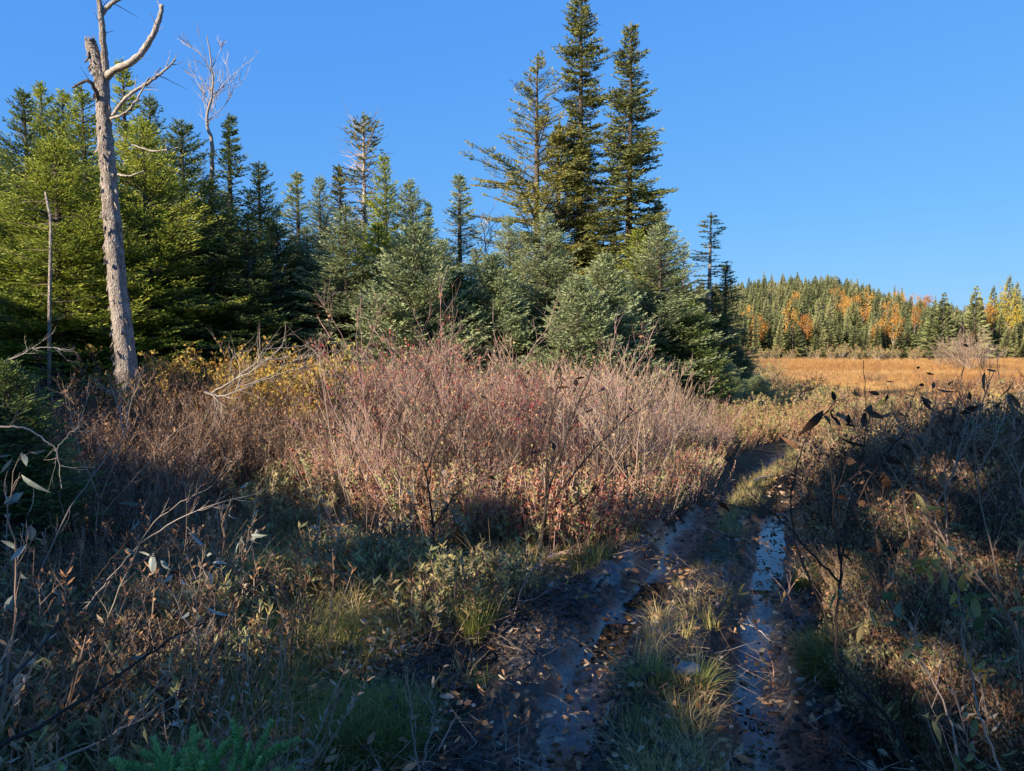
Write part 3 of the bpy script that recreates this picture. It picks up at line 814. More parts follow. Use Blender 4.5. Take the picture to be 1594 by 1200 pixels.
def sticks(seed, n=9, spread=.3, L=.35, r=.003, mats=None, lift=.05):
    rng = np.random.RandomState(seed); S = []
    for i in range(n):
        p = np.array(((rng.rand() - .5) * spread, (rng.rand() - .5) * spread, lift * rng.rand()))
        a = rng.rand() * 6.28
        wander(rng, p, (math.cos(a), math.sin(a), (rng.rand() - .2) * .6), L * (.5 + rng.rand()), r, 4, .4, 0, S)
    g = Geo(); segs(g, np.array([s[0] for s in S]), np.array([s[1] for s in S]), np.array([s[2] for s in S]), np.array([s[3] for s in S]), rng.rand(len(S)), 0)
    return g.mesh('sticks_source', mats)

# --- masks
def thicket_mask(px, Y, x):
    front = np.interp(px, [400, 480, 560, 700, 900, 1000, 1060, 1100], [9.2, 8.8, 7.2, 6.6, 6.5, 6.7, 7.4, 8.5])
    return sstep(400, 450, px) * sstep(1150, 1080, px) * sstep(front - .3, front + .4, Y) * sstep(19, 16, Y) * offtrack(x, Y, .24, .4)

# 1. leafless pinkish thicket in the middle
tm = [M['thicket_leaf'], M['twig_pink']]
thick = [shrub(10 + i, 1.25, 8, .28, .0065, 6, 3, (.028, .018), .5, tm, lt=(.1, .95)) for i in range(6)]
P, px, Y, x = cloud(3400, 6.3, 19, 400, 1140, 1, lambda p, y, x: thicket_mask(p, y, x) * (.10 + .90 * sstep(-.07, .07, fbm(x * 1.1 + 3, y * 1.1, 7))), -.2)
hgt = np.interp(px, [420, 560, 760, 900, 1000, 1100], [.95, 1.15, 1.2, 1.0, .68, .5]) * np.interp(Y, [6.5, 8, 11, 18], [.62, .85, 1.0, 1.12])
rg = np.random.RandomState(3)
red = .06 - .30 * sstep(.05, .16, fbm(x * .5, Y * .5, 6)) + .15 * sstep(.05, .2, fbm(x * .4 + 9, Y * .4, 2))
edge_ = np.interp(px, [400, 480, 560, 700, 900, 1000, 1060, 1100], [9.2, 8.8, 7.2, 6.6, 6.5, 6.7, 7.4, 8.5])
hgt = hgt * (1 - .62 * sstep(930, 990, px) * sstep(2.0, .8, Y - edge_))
hgt = .80 * hgt * (.6 + .7 * rg.rand(len(P)) ** 1.5) * (1 + 2.4 * fbm(x * 1.1, Y * 1.1, 1))
scatter('thicket', thick, P, hgt, .16, red, 2, 'pinkish leafless thicket lit by the sun in the middle of the clearing', 'thicket')
stems = [shrub(700 + i, 1.7, 4, .30, .009, 5, 4, (.03, .02), .25, [M['thicket_leaf'], M['twig_grey' if i else 'twig_dark']], .35, (.1, .9)) for i in range(4)]
P, px, Y, x = cloud(210, 6.4, 15, 420, 1080, 4, thicket_mask, -.2)
scatter('tall_stems', stems, P, .75 + .35 * rg.rand(len(P)), .15, 0, 44, 'taller dark bare stems standing out of the pinkish thicket', 'thicket')
# under-layer: russet and red low leaves
low = [heath(40 + i, .5, 18, .26, (.035, .017), 18, [M['thicket_leaf'], M['twig_pink']], (.05, .85)) for i in range(4)]
P, px, Y, x = cloud(2000, 6.2, 15, 420, 1130, 5, lambda p, y, x: thicket_mask(p, y + .2, x) * .9, -.4)
scatter('undergrowth', low, P, (.6 + .7 * rg.rand(len(P))) * np.interp(px, [900, 980], [1, .7]), .2, .16 - .12 * sstep(700, 860, px) * sstep(1050, 950, px), 6, 'low russet and red leafed shrubs among the pinkish thicket', 'undergrowth')

# 2. brown tangle on the left
tg = [M['brown_leaf'], M['twig_grey']]
tang = [shrub(60 + i, 1.2, 7, .5, .0055, 6, 3, (.035, .018), .8, tg, .5, (.0, .8)) for i in range(6)]
def left_mask(p, y, x):
    clear = sstep(230, 330, p) * sstep(640, 560, p) * sstep(9.2, 7.8, y)
    return sstep(480, 420, p) * (1 - clear) * sstep(14.5, 12, y) * (.22 + .78 * sstep(4, 7.5, y))
P, px, Y, x = cloud(2300, 3.0, 15, -500, 480, 7, left_mask, -.1)
hgt = np.interp(Y, [2.5, 4, 6, 9, 12], [.42, .45, .62, .92, 1.05])
scatter('shrubbery', tang + [shrub(290 + i, 1.3, 6, .4, .006, 6, 4, (.03, .016), .3, [M['brown_leaf'], M['twig_dark']], .45, (0, .6)) for i in range(2)], P, hgt * (.75 + .5 * rg.rand(len(P))), .3, -.1, 8, 'brown tangled twiggy shrubs in the shade below the left wood', 'shrubbery')
# golden-leaved shrubs under the wood edge
gl = [shrub(80 + i, 1.3, 7, .3, .006, 6, 3, (.05, .034), 1.3, [M['gold_leaf'], M['twig_grey']], .4, (.1, .9)) for i in range(3)]
P, px, Y, x = cloud(70, 10, 13.5, 150, 560, 9, lambda p, y, x: (fbm(x * .6, y * .6, 3) > -.03) * 1.0)
scatter('golden_shrubbery', gl, P, .85 + .45 * rg.rand(len(P)), .15, 0, 10, 'shrubs with golden leaves along the foot of the left wood', 'shrubbery')

# 3. heath of the open slope down to the bog
hh = [heath(100 + i, .42, 18, .27, (.034, .017), 26, [M['heath_leaf'], M['twig_pink']], (.05, .95)) for i in range(5)]
def heath_mask(p, y, x):
    return sstep(900, 980, p) * (1 - bogmask(x, y)) * offtrack(x, y, .4, .6) * (1 - thicket_mask(p, y, x) * .7) * np.where(p > 1240, sstep(8, 10.5, y), 1)
P, px, Y, x = cloud(9000, 7.2, 42, 900, 2000, 11, heath_mask, .35)
ht = (1.0 + .7 * fbm(x * .5, Y * .5, 2)) * np.interp(Y, [7, 12, 30, 42], [.8, 1, 1.5, 1.7])
scatter('heath', hh, P, ht * (.8 + .4 * rg.rand(len(P))), .2, .45 * fbm(x * .35, Y * .35, 4), 12, 'low heath with yellow-green and russet leaves running down to the bog', 'heath')
# scrub along the trees' right side towards the bog
sc2 = [shrub(120 + i, 1.2, 8, .4, .008, 6, 3, (.06, .035), 1.6, [M['heath_leaf'], M['twig_pink']], .35, (.2, 1)) for i in range(3)]
P, px, Y, x = cloud(420, 15, 90, 900, 1300, 13, lambda p, y, x: (x < 10.5 + (y - 20) * .28) * (x > 3.5 + (y - 17) * .2) * 1.0, .6)
scatter('scrub', sc2, P, (.7 + .5 * rg.rand(len(P))) * np.interp(Y, [15, 30, 90], [.7, 1, 1.8]), .15, .05, 14, 'olive and russet scrub between the fir clump and the bog', 'scrub')

# 4. bog sedge
bg_ = [tuft_geo(140 + i, .34, 60, .35, .6, .012, (.1, .9), 2).mesh('sedge_source', M['bog_grass']) for i in range(3)]
P, px, Y, x = cloud(16000, 20, 97, 1000, 2100, 15, lambda p, y, x: bogmask(x, y), .2)
scatter('bog_sedge', bg_, P, (.7 + .5 * rg.rand(len(P))) * np.interp(Y, [20, 35, 95], [.5, .8, 1.4]), .2, .9 * fbm(x * .05, Y * .16, 3), 16, 'russet orange sedge covering the open bog', 'sedge')

# 5. grass, litter and twigs over the near ground
gr = [tuft_geo(160 + i, .22, 46, .10, .8, .0045, (0, 1)).mesh('grass_source', M['grass']) for i in range(5)]
def near_grass(p, y, x):
    n_ = fbm(x * 1.1, y * 1.1, 1)
    return (.25 + .75 * sstep(-.06, .1, n_)) * (mudmask(x, y) < .4) * offtrack(x, y, .3, .5)
P, px, Y, x = cloud(12000, 2.0, 12, -350, 2000, 17, near_grass, -.5)
scatter('grass', gr, P, .55 + .6 * rg.rand(len(P)), .3, .5 * fbm(x * .8, Y * .8, 2) - .05, 18, 'mixed green and straw grass over the near ground', 'grass')
def patch_mask(p, y, x):
    m = 0
    for cx, cy, r_ in ((430, 960, .55), (500, 985, .35), (655, 915, .4), (400, 1090, .35), (560, 1130, .35), (1330, 1060, .3)):
        c = unproj(cx, cy); m = np.maximum(m, sstep(r_, r_ * .4, np.hypot(x - c[0], y - c[1])))
    return m
tg_ = [tuft_geo(170 + i, .17, 60, .10, 1.0, .005, (0, 1)).mesh('tuft_source', M['tuft_green']) for i in range(3)]
P, px, Y, x = cloud(16000, 2.4, 7, 250, 1450, 71, patch_mask, -.5)
scatter('mossy_grass', tg_, P, .55 + .6 * rg.rand(len(P)), .3, .1, 72, 'yellow-green mossy grass in patches on the near ground', 'grass')
# grass on the crown between the ruts, where it is sunlit
def crown_mask(p, y, x):
    a = np.interp(y, RUT_L[:, 1], RUT_L[:, 0]); b = np.interp(y, RUT_R[:, 1], RUT_R[:, 0])
    ins = sstep(a + .2, a + .4, x) * sstep(b - .15, b - .35, x)
    return ins * (.08 + .92 * sstep(5.9, 6.5, y) + .5 * (fbm(x * 2, y * 2, 5) > .06))
P, px, Y, x = cloud(3600, 2.4, 12, 800, 1500, 19, crown_mask)
scatter('track_grass', gr, P, .45 + .45 * rg.rand(len(P)), .35, .18, 20, 'yellow grass on the crown of the track between the ruts', 'grass')
li = [litter(180 + i, 26, .28, .042, M['brown_leaf']) for i in range(5)]
P, px, Y, x = cloud(4200, 1.9, 10, -350, 2000, 21, lambda p, y, x: .10 + .1 * (fbm(x * 2, y * 2, 6) > .05) + .8 * (mudmask(x, y) < .3), -.7)
scatter('leaf_litter', li, P, .8 + .5 * rg.rand(len(P)), .3, .15, 22, 'fallen brown leaves littering the ground', 'leaf litter')
st = [sticks(200 + i, 12, .4, .24, .0022, M['twig_grey']) for i in range(5)]
P, px, Y, x = cloud(1700, 1.9, 9, -350, 2000, 23, lambda p, y, x: .35 + .65 * (mudmask(x, y) < .3), -.5)
scatter('fallen_twigs', st, P, .35 + .9 * rg.rand(len(P)) ** 2, .25, 0, 24, 'thin dead twigs strewn over the ground', 'twigs')
def clod_mesh(seed):
    rng = np.random.RandomState(seed); g = Geo()
    for i in range(14):
        c = np.array(((rng.rand() - .5) * .35, (rng.rand() - .5) * .35, .0)); r_ = .005 + .016 * rng.rand() ** 2
        a = np.arange(6) * 1.047; V = [c + (0, 0, -r_ * .3)]
        for zz, rr_ in ((0, 1), (.55, .8)):
            V += [c + np.array((math.cos(q), math.sin(q), 0)) * r_ * rr_ * (.7 + .6 * rng.rand()) + (0, 0, r_ * zz * (.3 + .9 * rng.rand())) for q in a]
        V.append(c + (0, 0, r_ * (.8 + .3 * rng.rand())))
        q = [(1 + k, 1 + (k + 1) % 6, 7 + (k + 1) % 6) for k in range(6)] + [(1 + k, 7 + (k + 1) % 6, 7 + k) for k in range(6)] + [(7 + k, 7 + (k + 1) % 6, 13) for k in range(6)]
        g.add(V, q, .1)
    return g.mesh('clods_source', M['mud'], True)
P, px, Y, x = cloud(7000, 2.0, 11, 500, 1400, 51, lambda p, y, x: (mudmask(x, y) > .35) * (1 - wetness(x, y)) * sstep(-.08, .1, fbm(x * 2, y * 2, 3)))
scatter('mud_clods', [clod_mesh(600 + i) for i in range(5)], P, .7 + .6 * rg.rand(len(P)), .3, 0, 52, 'lumps of dark churned mud along the ruts', 'mud')
tt = [tuft_geo(650 + i, .10, 24, .09, 1.6, .004, (0, 1), 2).mesh('turf_source', M['straw']) for i in range(3)]
P, px, Y, x = cloud(2600, 2.0, 10, 450, 1450, 53, lambda p, y, x: (mudmask(x, y) > .3) * (1 - wetness(x, y)) * sstep(-.05, .12, fbm(x * 1.7, y * 1.7, 5)))
scatter('torn_turf', tt, P, .5 + .8 * rg.rand(len(P)), .8, -.2, 54, 'bits of torn dead turf trodden into the mud', 'turf')
# short green forbs and dead weeds
fb = [heath(220 + i, .30, 7, .13, (.055, .017), 13, [M['green_leaf'], M['twig_grey']], (0, 1)) for i in range(5)]
def forb_mask(p, y, x):
    return (fbm(x * .9, y * .9, 3) > -.02) * (mudmask(x, y) < .3) * offtrack(x, y, .5, .7) * 1.0
P, px, Y, x = cloud(3600, 2.0, 9.5, -350, 2000, 25, forb_mask, -.3)
scatter('forbs', fb, P, .6 + .7 * rg.rand(len(P)), .3, 0, 26, 'small grey-green leafy plants on the shaded ground', 'ground cover')
wd = [heath(240 + i, .55, 7, .12, (.05, .015), 12, [M['brown_leaf'], M['twig_grey']], (.1, .9)) for i in range(4)]
P, px, Y, x = cloud(900, 2.3, 9.5, -400, 2000, 27, lambda p, y, x: np.where(p < 520, .45, np.where(p > 1250, .5, sstep(5, 6, y) * .6)) * (mudmask(x, y) < .3) * offtrack(x, y, .5, .8), -.2)
scatter('dead_weeds', wd, P, .6 + .7 * rg.rand(len(P)), .35, 0, 28, 'withered brown weeds standing in the shade', 'weeds')

sw = [tuft_geo(250 + i, .5, 40, .12, 1.0, .005, (0, 1), 4).mesh('straw_source', M['straw']) for i in range(3)]
P, px, Y, x = cloud(1500, 2.2, 11, -300, 2100, 37, lambda p, y, x: np.where(p > 1230, .5, .25) * (mudmask(x, y) < .3) * offtrack(x, y, .4, .6), -.3)
scatter('dry_grass', sw, P, .5 + .6 * rg.rand(len(P)), .4, 0, 38, 'dry straw-coloured grass bent over on the banks', 'grass')
# 6. shrubs on the right bank
rb = [shrub(260 + i, .8, 9, .4, .0042, 5, 3, (.036, .016), 1.5, [M['green_leaf'], M['twig_grey']], .4, (.0, 1)) for i in range(5)]
def right_mask(p, y, x):
    return sstep(1215, 1260, p) * sstep(12.5, 9.5, y) * offtrack(x, y, .38, .6)
P, px, Y, x = cloud(4200, 2.1, 12.5, 1200, 2300, 29, right_mask, -.2)
hs = np.interp(Y, [2.3, 4, 7, 10], [.42, .6, .95, 1.0]) * np.interp(px, [1230, 1330, 1600], [.7, 1.05, 1.2])
scatter('bank_shrubbery', rb + [shrub(270 + i, .9, 9, .45, .0042, 6, 3, (.034, .018), .8, tg, .5, (.0, .8)) for i in range(4)] + [shrub(280 + i, 1.0, 7, .35, .005, 6, 4, (.03, .016), .35, [M['brown_leaf'], M['twig_dark']], .45, (0, .6)) for i in range(3)], P, hs * (.7 + .5 * rg.rand(len(P))), .25, 0, 30, 'grey-green shrubs and dead stems on the bank right of the track', 'shrubbery')

# ------------------------------------------------------------------ far hillside
def far_conifer(seed, h=8, Rb=1.5, n=420, slim=1):
    rng = np.random.RandomState(seed); g = Geo()
    q = rng.rand(n) ** .62; z = h * (1 - q) + .2
    r = Rb * slim * q ** .8 * (.75 + .5 * rng.rand(n)) + .08
    a = rng.rand(n) * 6.28; f = .45
    P = np.stack((np.cos(a) * r * f, np.sin(a) * r * f, z), 1)
    D = np.stack((np.cos(a), np.sin(a), .55 - .9 * q + .3 * rng.rand(n)), 1)
    blades(g, rng, P, D, r * .7 + .12, .28 + .1 * rng.rand(n), .15 + .55 * rng.rand(n), 0, .3)
    tube(g, np.array([(0, 0, -.5), (0, 0, h * .5), (0, 0, h)]), (.11, .07, .02), 5, .1, 1)
    return g.mesh('spruce_tree', [M['far'], M['darkbark']])
def far_broad(seed, h=6, m='orange_leaf', n=900):
    rng = np.random.RandomState(seed); g = Geo()
    P = rng.randn(n, 3) * (.85, .85, 1.25) * (1 + .3 * vnoise(np.arange(n) * .1, 0, 1)[:, None]) + (0, 0, h * .66)
    cl = (rng.rand(9, 3) - .5) * (2.6, 2.6, 3.4) + (0, 0, h * .66); k = rng.randint(0, 9, n)
    P = cl[k] + rng.randn(n, 3) * .42
    blades(g, rng, P, rng.randn(n, 3), .22, .15, .2 + .6 * rng.rand(n), 0, .2)
    for c in cl: segs(g, [(0, 0, h * .25)], [c], .05, .02, .5, 1)
    tube(g, np.array([(0, 0, -.5), (.1, 0, h * .3), (0, 0, h * .6)]), (.12, .09, .04), 5, .5, 1)
    return g.mesh('birch_tree', [M[m], M['bark']])
FC = [far_conifer(300 + i, 8, 1.7, 560, s) for i, s in enumerate((1, .85, 1.25, .6, .5, 1.1))]
FB = [far_broad(320, 6), far_broad(321, 6), far_broad(322, 6, 'yellow_leaf')]
rng = np.random.RandomState(31)
pts = []
Yr = 97.5
while Yr < 222:
    x0, x1 = Yr * .10, Yr * .86
    st_ = 1.8 if Yr < 108 else 2.4
    for xx in np.arange(x0, x1, st_):
        pts.append((xx + (rng.rand() - .5) * st_ * 1.6, Yr + rng.rand() * st_ * 1.8))
    Yr += st_ * (.8 if Yr < 112 else 1.2)
pts = np.array(pts)
th = pts[:, 0] / pts[:, 1]; pxs = 797 + th * F
keep = ~((np.abs(pxs - 1428) < 7) & (pts[:, 1] < 108))
pts, pxs = pts[keep], pxs[keep]
order = np.argsort(pts[:, 1] + 60 * (pts[:, 1] > 213) * 0 + np.where((pxs > 1120) & (pxs < 1610), 0, 500))
ridge = (pts[:, 1] > 205) & (pxs > 1130) & (pxs < 1600)
ridx = np.where(ridge)[0]; ridx = ridx[rng.permutation(len(ridx))[:45]]
front = [i for i in order if i not in set(ridx)][:140]
lab_far = {'a': 'spruce in the front row at the far edge of the bog', 'b': 'spruce on the lower slope behind the row at the bog edge', 'r': 'spruce whose thin top breaks the skyline of the far hill'}
def far_height(i):
    return (2.8 + 3.6 * rng.rand() ** 1.7) * (.6 if rng.rand() < .2 else 1)
for i in list(front) + list(ridx):
    x_, y_ = pts[i]; isr = i in set(ridx)
    me = FC[rng.randint(3, 5)] if isr else FC[rng.randint(0, 6)]
    hgt_ = far_height(i) * (1.35 if isr else 1)
    o = link('spruce_tree', me, None, (x_, y_, float(H(x_, y_))))
    o.scale = (.42 + .42 * rng.rand(),) * 2 + (hgt_ / 8,); o.rotation_euler = ((rng.rand() - .5) * .12, (rng.rand() - .5) * .12, rng.rand() * 6.28)
    c = 'r' if isr else ('a' if y_ < 101 else 'b')
    pp_ = 797 + x_ / y_ * F
    seg_ = ('at its left end' if pp_ < 1190 else 'left of its middle' if pp_ < 1270 else 'about its middle' if pp_ < 1350 else 'left of the dark gap' if pp_ < 1428 else 'right of the dark gap' if pp_ < 1500 else 'by the picture edge')
    size_ = 'short' if hgt_ < 3.4 else 'tall' if hgt_ > 4.6 else 'middling'
    if o.scale[0] > .7 and size_ != 'tall': size_ += ' broad'
    base_ = {'a': 'spruce in the front row across the bog', 'b': 'spruce on the lower far slope', 'r': 'thin-topped spruce on the far skyline'}[c]
    tag(o, size_ + ' ' + base_ + ', ' + seg_, 'tree', size_ + ' ' + base_.replace('spruce', 'spruces') + ', ' + seg_)
rest = np.array(sorted(set(range(len(pts))) - set(front) - set(ridx)))
P = np.stack((pts[rest, 0], pts[rest, 1], H(pts[rest, 0], pts[rest, 1])), 1)
s_ = (.36 + .42 * rng.rand(len(P)) ** 1.4) * np.where(rng.rand(len(P)) < .2, .7, 1)
scatter('forest', FC, P, s_, .03, .25 * fbm(P[:, 0] * .05, P[:, 1] * .05, 2), 33, 'dense spruce forest covering the far hillside', 'forest', zs=s_ * (.95 + .2 * rng.rand(len(P))))
# autumn-coloured broadleaf trees standing among them
BIRCH = [(1174, 522, 100, 5.5, 0, 'orange birch lowest on the slope, near the left end of the far wood'), (1182, 493, 118, 5, 0, 'small orange birch above the lowest orange one'),
 (1231, 492, 122, 6, 0, 'orange birch in the left part of the far slope'), (1254, 505, 108, 5, 1, 'small orange birch low on the slope, right of centre-left'),
 (1236, 465, 165, 6, 0, 'orange birch high on the left part of the slope'), (1307, 466, 160, 7, 0, 'orange birch high on the middle of the slope'),
 (1320, 477, 145, 6, 1, 'golden birch just below the highest middle one'), (1341, 480, 140, 9, 0, 'largest golden-orange birch mid slope'), (1357, 482, 142, 5, 1, 'small golden birch touching the largest one on its right'),
 (1388, 490, 128, 7, 0, 'orange birch right of the middle slope'), (1392, 505, 116, 5, 0, 'low golden birch under the right orange one'), (1371, 517, 104, 4.5, 1, 'small orange birch low beside the dark gap'),
 (1401, 468, 150, 8, 0, 'orange birch near the skyline left of the reddest ones'), (1426, 466, 140, 8, 0, 'reddish birch left one of the two near the gap'), (1441, 478, 132, 11, 1, 'tallest red-orange birch near the skyline'), (1425, 488, 126, 6, 0, 'small orange birch under the red ones'),
 (1550, 486, 108, 9, 2, 'wide yellow birch at the right end of the far wood'), (1572, 478, 112, 8, 2, 'yellow birch touching the right edge of the picture'), (1538, 497, 104, 7, 0, 'orange-yellow birch below the wide yellow one'), (1513, 500, 106, 5, 0, 'small orange birch left of the wide yellow one'),
 (1165, 480, 150, 5, 1, 'faint orange birch at the left end of the far slope')]
for px_, py_, Y_, hb, v, lab in BIRCH:
    Y_ = next((yy for yy in np.arange(100, 214, 1.5) if W(px_, py_, yy)[2] - float(H(W(px_, py_, yy)[0], yy)) < 5.0), 210)
    if v == 2: Y_ = 106; hb *= .8
    p = W(px_, py_, Y_); gz = float(H(p[0], p[1])); hs_ = max(hb * .8, 4)
    o = link('birch_tree', FB[v], None, (p[0], p[1], p[2] - hs_ * .66))
    o.scale = (hs_ / 6 * .95,) * 2 + (hs_ / 6,); o.rotation_euler = (0, 0, px_)
    g = o.location.z - gz
    if g > 0:       # let the trunk reach the slope
        o.location.z = gz; k_ = (p[2] - gz) / (6 * .66); o.scale.z = k_ if v == 2 else min(k_, 1.15 * o.scale.x + .15)
    tag(o, lab, 'tree', 'autumn birches on the far slope')
es = [shrub(360 + i, 1.6, 8, .5, .02, 5, 3, (.13, .08), 1.2, [M['heath_leaf'], M['twig_pale']], .35, (0, 1)) for i in range(3)]
P, px, Y, x = cloud(170, 92, 100, 1100, 1700, 61, lambda p, y, x: sstep(90, 96, y) * (fbm(x * .2, y * .2, 1) > -.06))
scatter('edge_scrub', es, P, .4 + .8 * rng.rand(len(P)), .2, .1, 62, 'pale and russet scrub along the far edge of the bog', 'scrub')
P, px, Y, x = cloud(2600, 22, 95, 1150, 2000, 63, lambda p, y, x: bogmask(x, y) * (fbm(x * .1 + 7, y * .3, 4) > .15))
scatter('bog_heath', hh, P, 1.0 + .9 * rng.rand(len(P)), .2, -.15, 64, 'darker russet heath in patches on the orange bog', 'heath')
# grey leafless bushes at the right end of the bog
gb = [shrub(340 + i, 4.2, 14, .6, .024, 7, 4, (.06, .05), 0, [M['thicket_leaf'], M['twig_grey']], .5) for i in range(2)]
for j, (px_, Y_, s_, lab) in enumerate([(1488, 70, .8, 'grey leafless bush leftmost at the right end of the bog'), (1512, 68, 1.0, 'grey leafless bush, tallest of those at the right end of the bog'), (1535, 71, .8, 'grey leafless bush right of the tallest bare one'), (1465, 76, .65, 'low greenish-grey bush left of the bare bushes on the bog'), (1500, 74, 1.05, 'grey leafless bush behind the tallest bare one')]):
    p = W(px_, 560, Y_); o = link('leafless_bush', gb[j % 2], None, (p[0], Y_, float(H(p[0], Y_)))); o.scale = (s_ * 1.2, s_ * 1.2, s_); o.rotation_euler = (0, 0, j * 1.3)
    tag(o, lab, 'bush', 'bare grey bushes on the bog')
# dark spruces at the right end
for px_, top_, Y_, lab in [(1470, 458, 94, 'pointed spruce standing forward of the wood right of the dark gap'), (1455, 470, 95, 'spruce leaning on the pointed one, next to the dark gap'), (1520, 448, 98, 'tall thin-topped spruce behind the bare bushes'), (1572, 430, 120, 'dark spruce highest at the right edge of the picture'), (1584, 440, 118, 'dark spruce touching the right edge beside the highest one'), (1547, 446, 122, 'sparse dark spruce left of the highest right one')]:
    p = W(px_, top_, Y_); gz = float(H(p[0], Y_)); o = link('spruce_tree', FC[0 if Y_ < 100 else 3], None, (p[0], Y_, gz))
    s_ = (p[2] - gz) / 8; o.scale = (max(1, s_ * .95),) * 2 + (s_,)
    tag(o, lab, 'tree')

# ------------------------------------------------------------------ dead trees
rng = np.random.RandomState(41)
def pix_tube(g, pts, r, k=8, per=6, wob=0, m=0, rough=0):
    P = np.array([W(*p) for p in pts]); Q = smooth_path(P, per, wob, rng)
    rr = np.interp(np.linspace(0, 1, len(Q)), np.linspace(0, 1, len(r)), r)
    tube(g, Q, rr, k, .5, m, True, rough, rng); return Q
Yd = 11.0
root = thing('dead_tree', 'tall dead tree with a bare pale grey trunk, broken fork and two upswept limbs', 'tree', (W(190, 560, Yd)[0], Yd, 0))
def dpart(name, mats, fn):
    g = Geo(); r_ = fn(g); o = g.obj(name, mats, None, True)
    o.parent = root; o.matrix_parent_inverse = Matrix.Translation(-Vector(root.location)); return r_
px2m = Yd / F
dpart('trunk', M['bark'], lambda g: pix_tube(g, [(206, 720, Yd), (203, 640, Yd), (196, 560, Yd), (183, 440, Yd), (172, 310, Yd), (163, 200, Yd), (158, 130, Yd), (148, 90, Yd), (141, 66, Yd)],
      [20 * px2m, 18 * px2m, 15.3 * px2m, 13.2 * px2m, 11.7 * px2m, 10.5 * px2m, 9.7 * px2m, 9 * px2m, 8 * px2m], 20, 16, .016, rough=.16))
def splinters(g):
    c = W(141, 66, Yd)
    for i in range(9):
        a = i * .7; o_ = np.array((math.cos(a), math.sin(a), 0)) * 6 * px2m
        segs(g, [c + o_ + (0, 0, -.06)], [c + o_ * 1.05 + (-.01, 0, .03 + .10 * rng.rand())], .022, .003, .5, 0, 4)
dpart('splinters', M['bark'], splinters)
def bark_flakes(g):
    for i in range(130):
        f = rng.rand(); py_ = 80 + 520 * f; pxc = np.interp(py_, [66, 130, 200, 310, 440, 560, 640], [141, 158, 163, 172, 183, 196, 203]); rr_ = np.interp(py_, [66, 560, 640], [8, 15.2, 18]) * px2m
        a = -math.pi * rng.rand(); c = W(pxc, py_, Yd) + np.array((math.cos(a), math.sin(a), 0)) * rr_ * .98
        leafshape(g, rng, c, np.array((math.cos(a) * .25, math.sin(a) * .25, -1 + .6 * rng.rand())), .05 + .09 * rng.rand(), .02 + .03 * rng.rand(), .5, 0, .25)
dpart('bark_flakes', M['bark'], bark_flakes)
def limb(pts, r, tw):
    def fn(g):
        Q = pix_tube(g, pts, [q * px2m * .72 for q in r], 8, 6, .014, rough=.25)
        S = []
        for i in range(tw):
            k = int(len(Q) * (.35 + .6 * rng.rand())); k = min(k, len(Q) - 2)
            d = unit((Q[k + 1] - Q[k])[None])[0] + (rng.rand(3) - .5) * 1.6
            wander(rng, Q[k], d / np.linalg.norm(d), .15 + .3 * rng.rand(), .009, 4, .5, .03, S)
        if S: segs(g, np.array([s[0] for s in S]), np.array([s[1] for s in S]), np.array([s[2] for s in S]), np.array([s[3] for s in S]), .6, 0)
    return fn
dpart('limb', M['bark'], limb([(163, 150, Yd), (163, 95, Yd), (160, 60, Yd - .05), (157, 25, Yd - .05), (150, -20, Yd)], [9, 7, 6.5, 6, 5], 5))
dpart('limb', M['palewood'], limb([(158, 22, Yd), (170, 8, Yd), (188, -2, Yd), (215, -10, Yd + .1)], [5, 4.5, 3.5, 2], 5))
dpart('limb', M['palewood'], limb([(166, 120, Yd), (180, 108, Yd - .1), (205, 96, Yd - .2), (225, 76, Yd - .2), (240, 50, Yd - .25), (250, 24, Yd - .25), (252, 8, Yd - .25)], [8, 7, 6.5, 6, 5.5, 4.5, 4], 5))
dpart('limb', M['palewood'], limb([(175, 180, Yd), (196, 152, Yd - .1), (225, 132, Yd - .1), (250, 115, Yd - .1), (273, 92, Yd - .15)], [4, 3.5, 3, 2.5, 1.5], 10))
dpart('limb', M['palewood'], limb([(170, 185, Yd), (190, 178, Yd - .2), (210, 160, Yd - .25), (232, 120, Yd - .3)], [3, 2.5, 2, 1], 8))
dpart('limb', M['darkbark'], limb([(158, 165, Yd), (148, 140, Yd - .2), (136, 126, Yd - .3), (112, 137, Yd - .3)], [5, 4, 3.5, 1.5], 2))
dpart('limb', M['palewood'], limb([(205, 225, Yd), (240, 235, Yd - .1), (278, 229, Yd - .1)], [1.2, 2, 1], 1))
dpart('limb', M['palewood'], limb([(178, 270, Yd), (200, 274, Yd - .1), (224, 266, Yd - .1)], [2.2, 1.8, 1], 1))

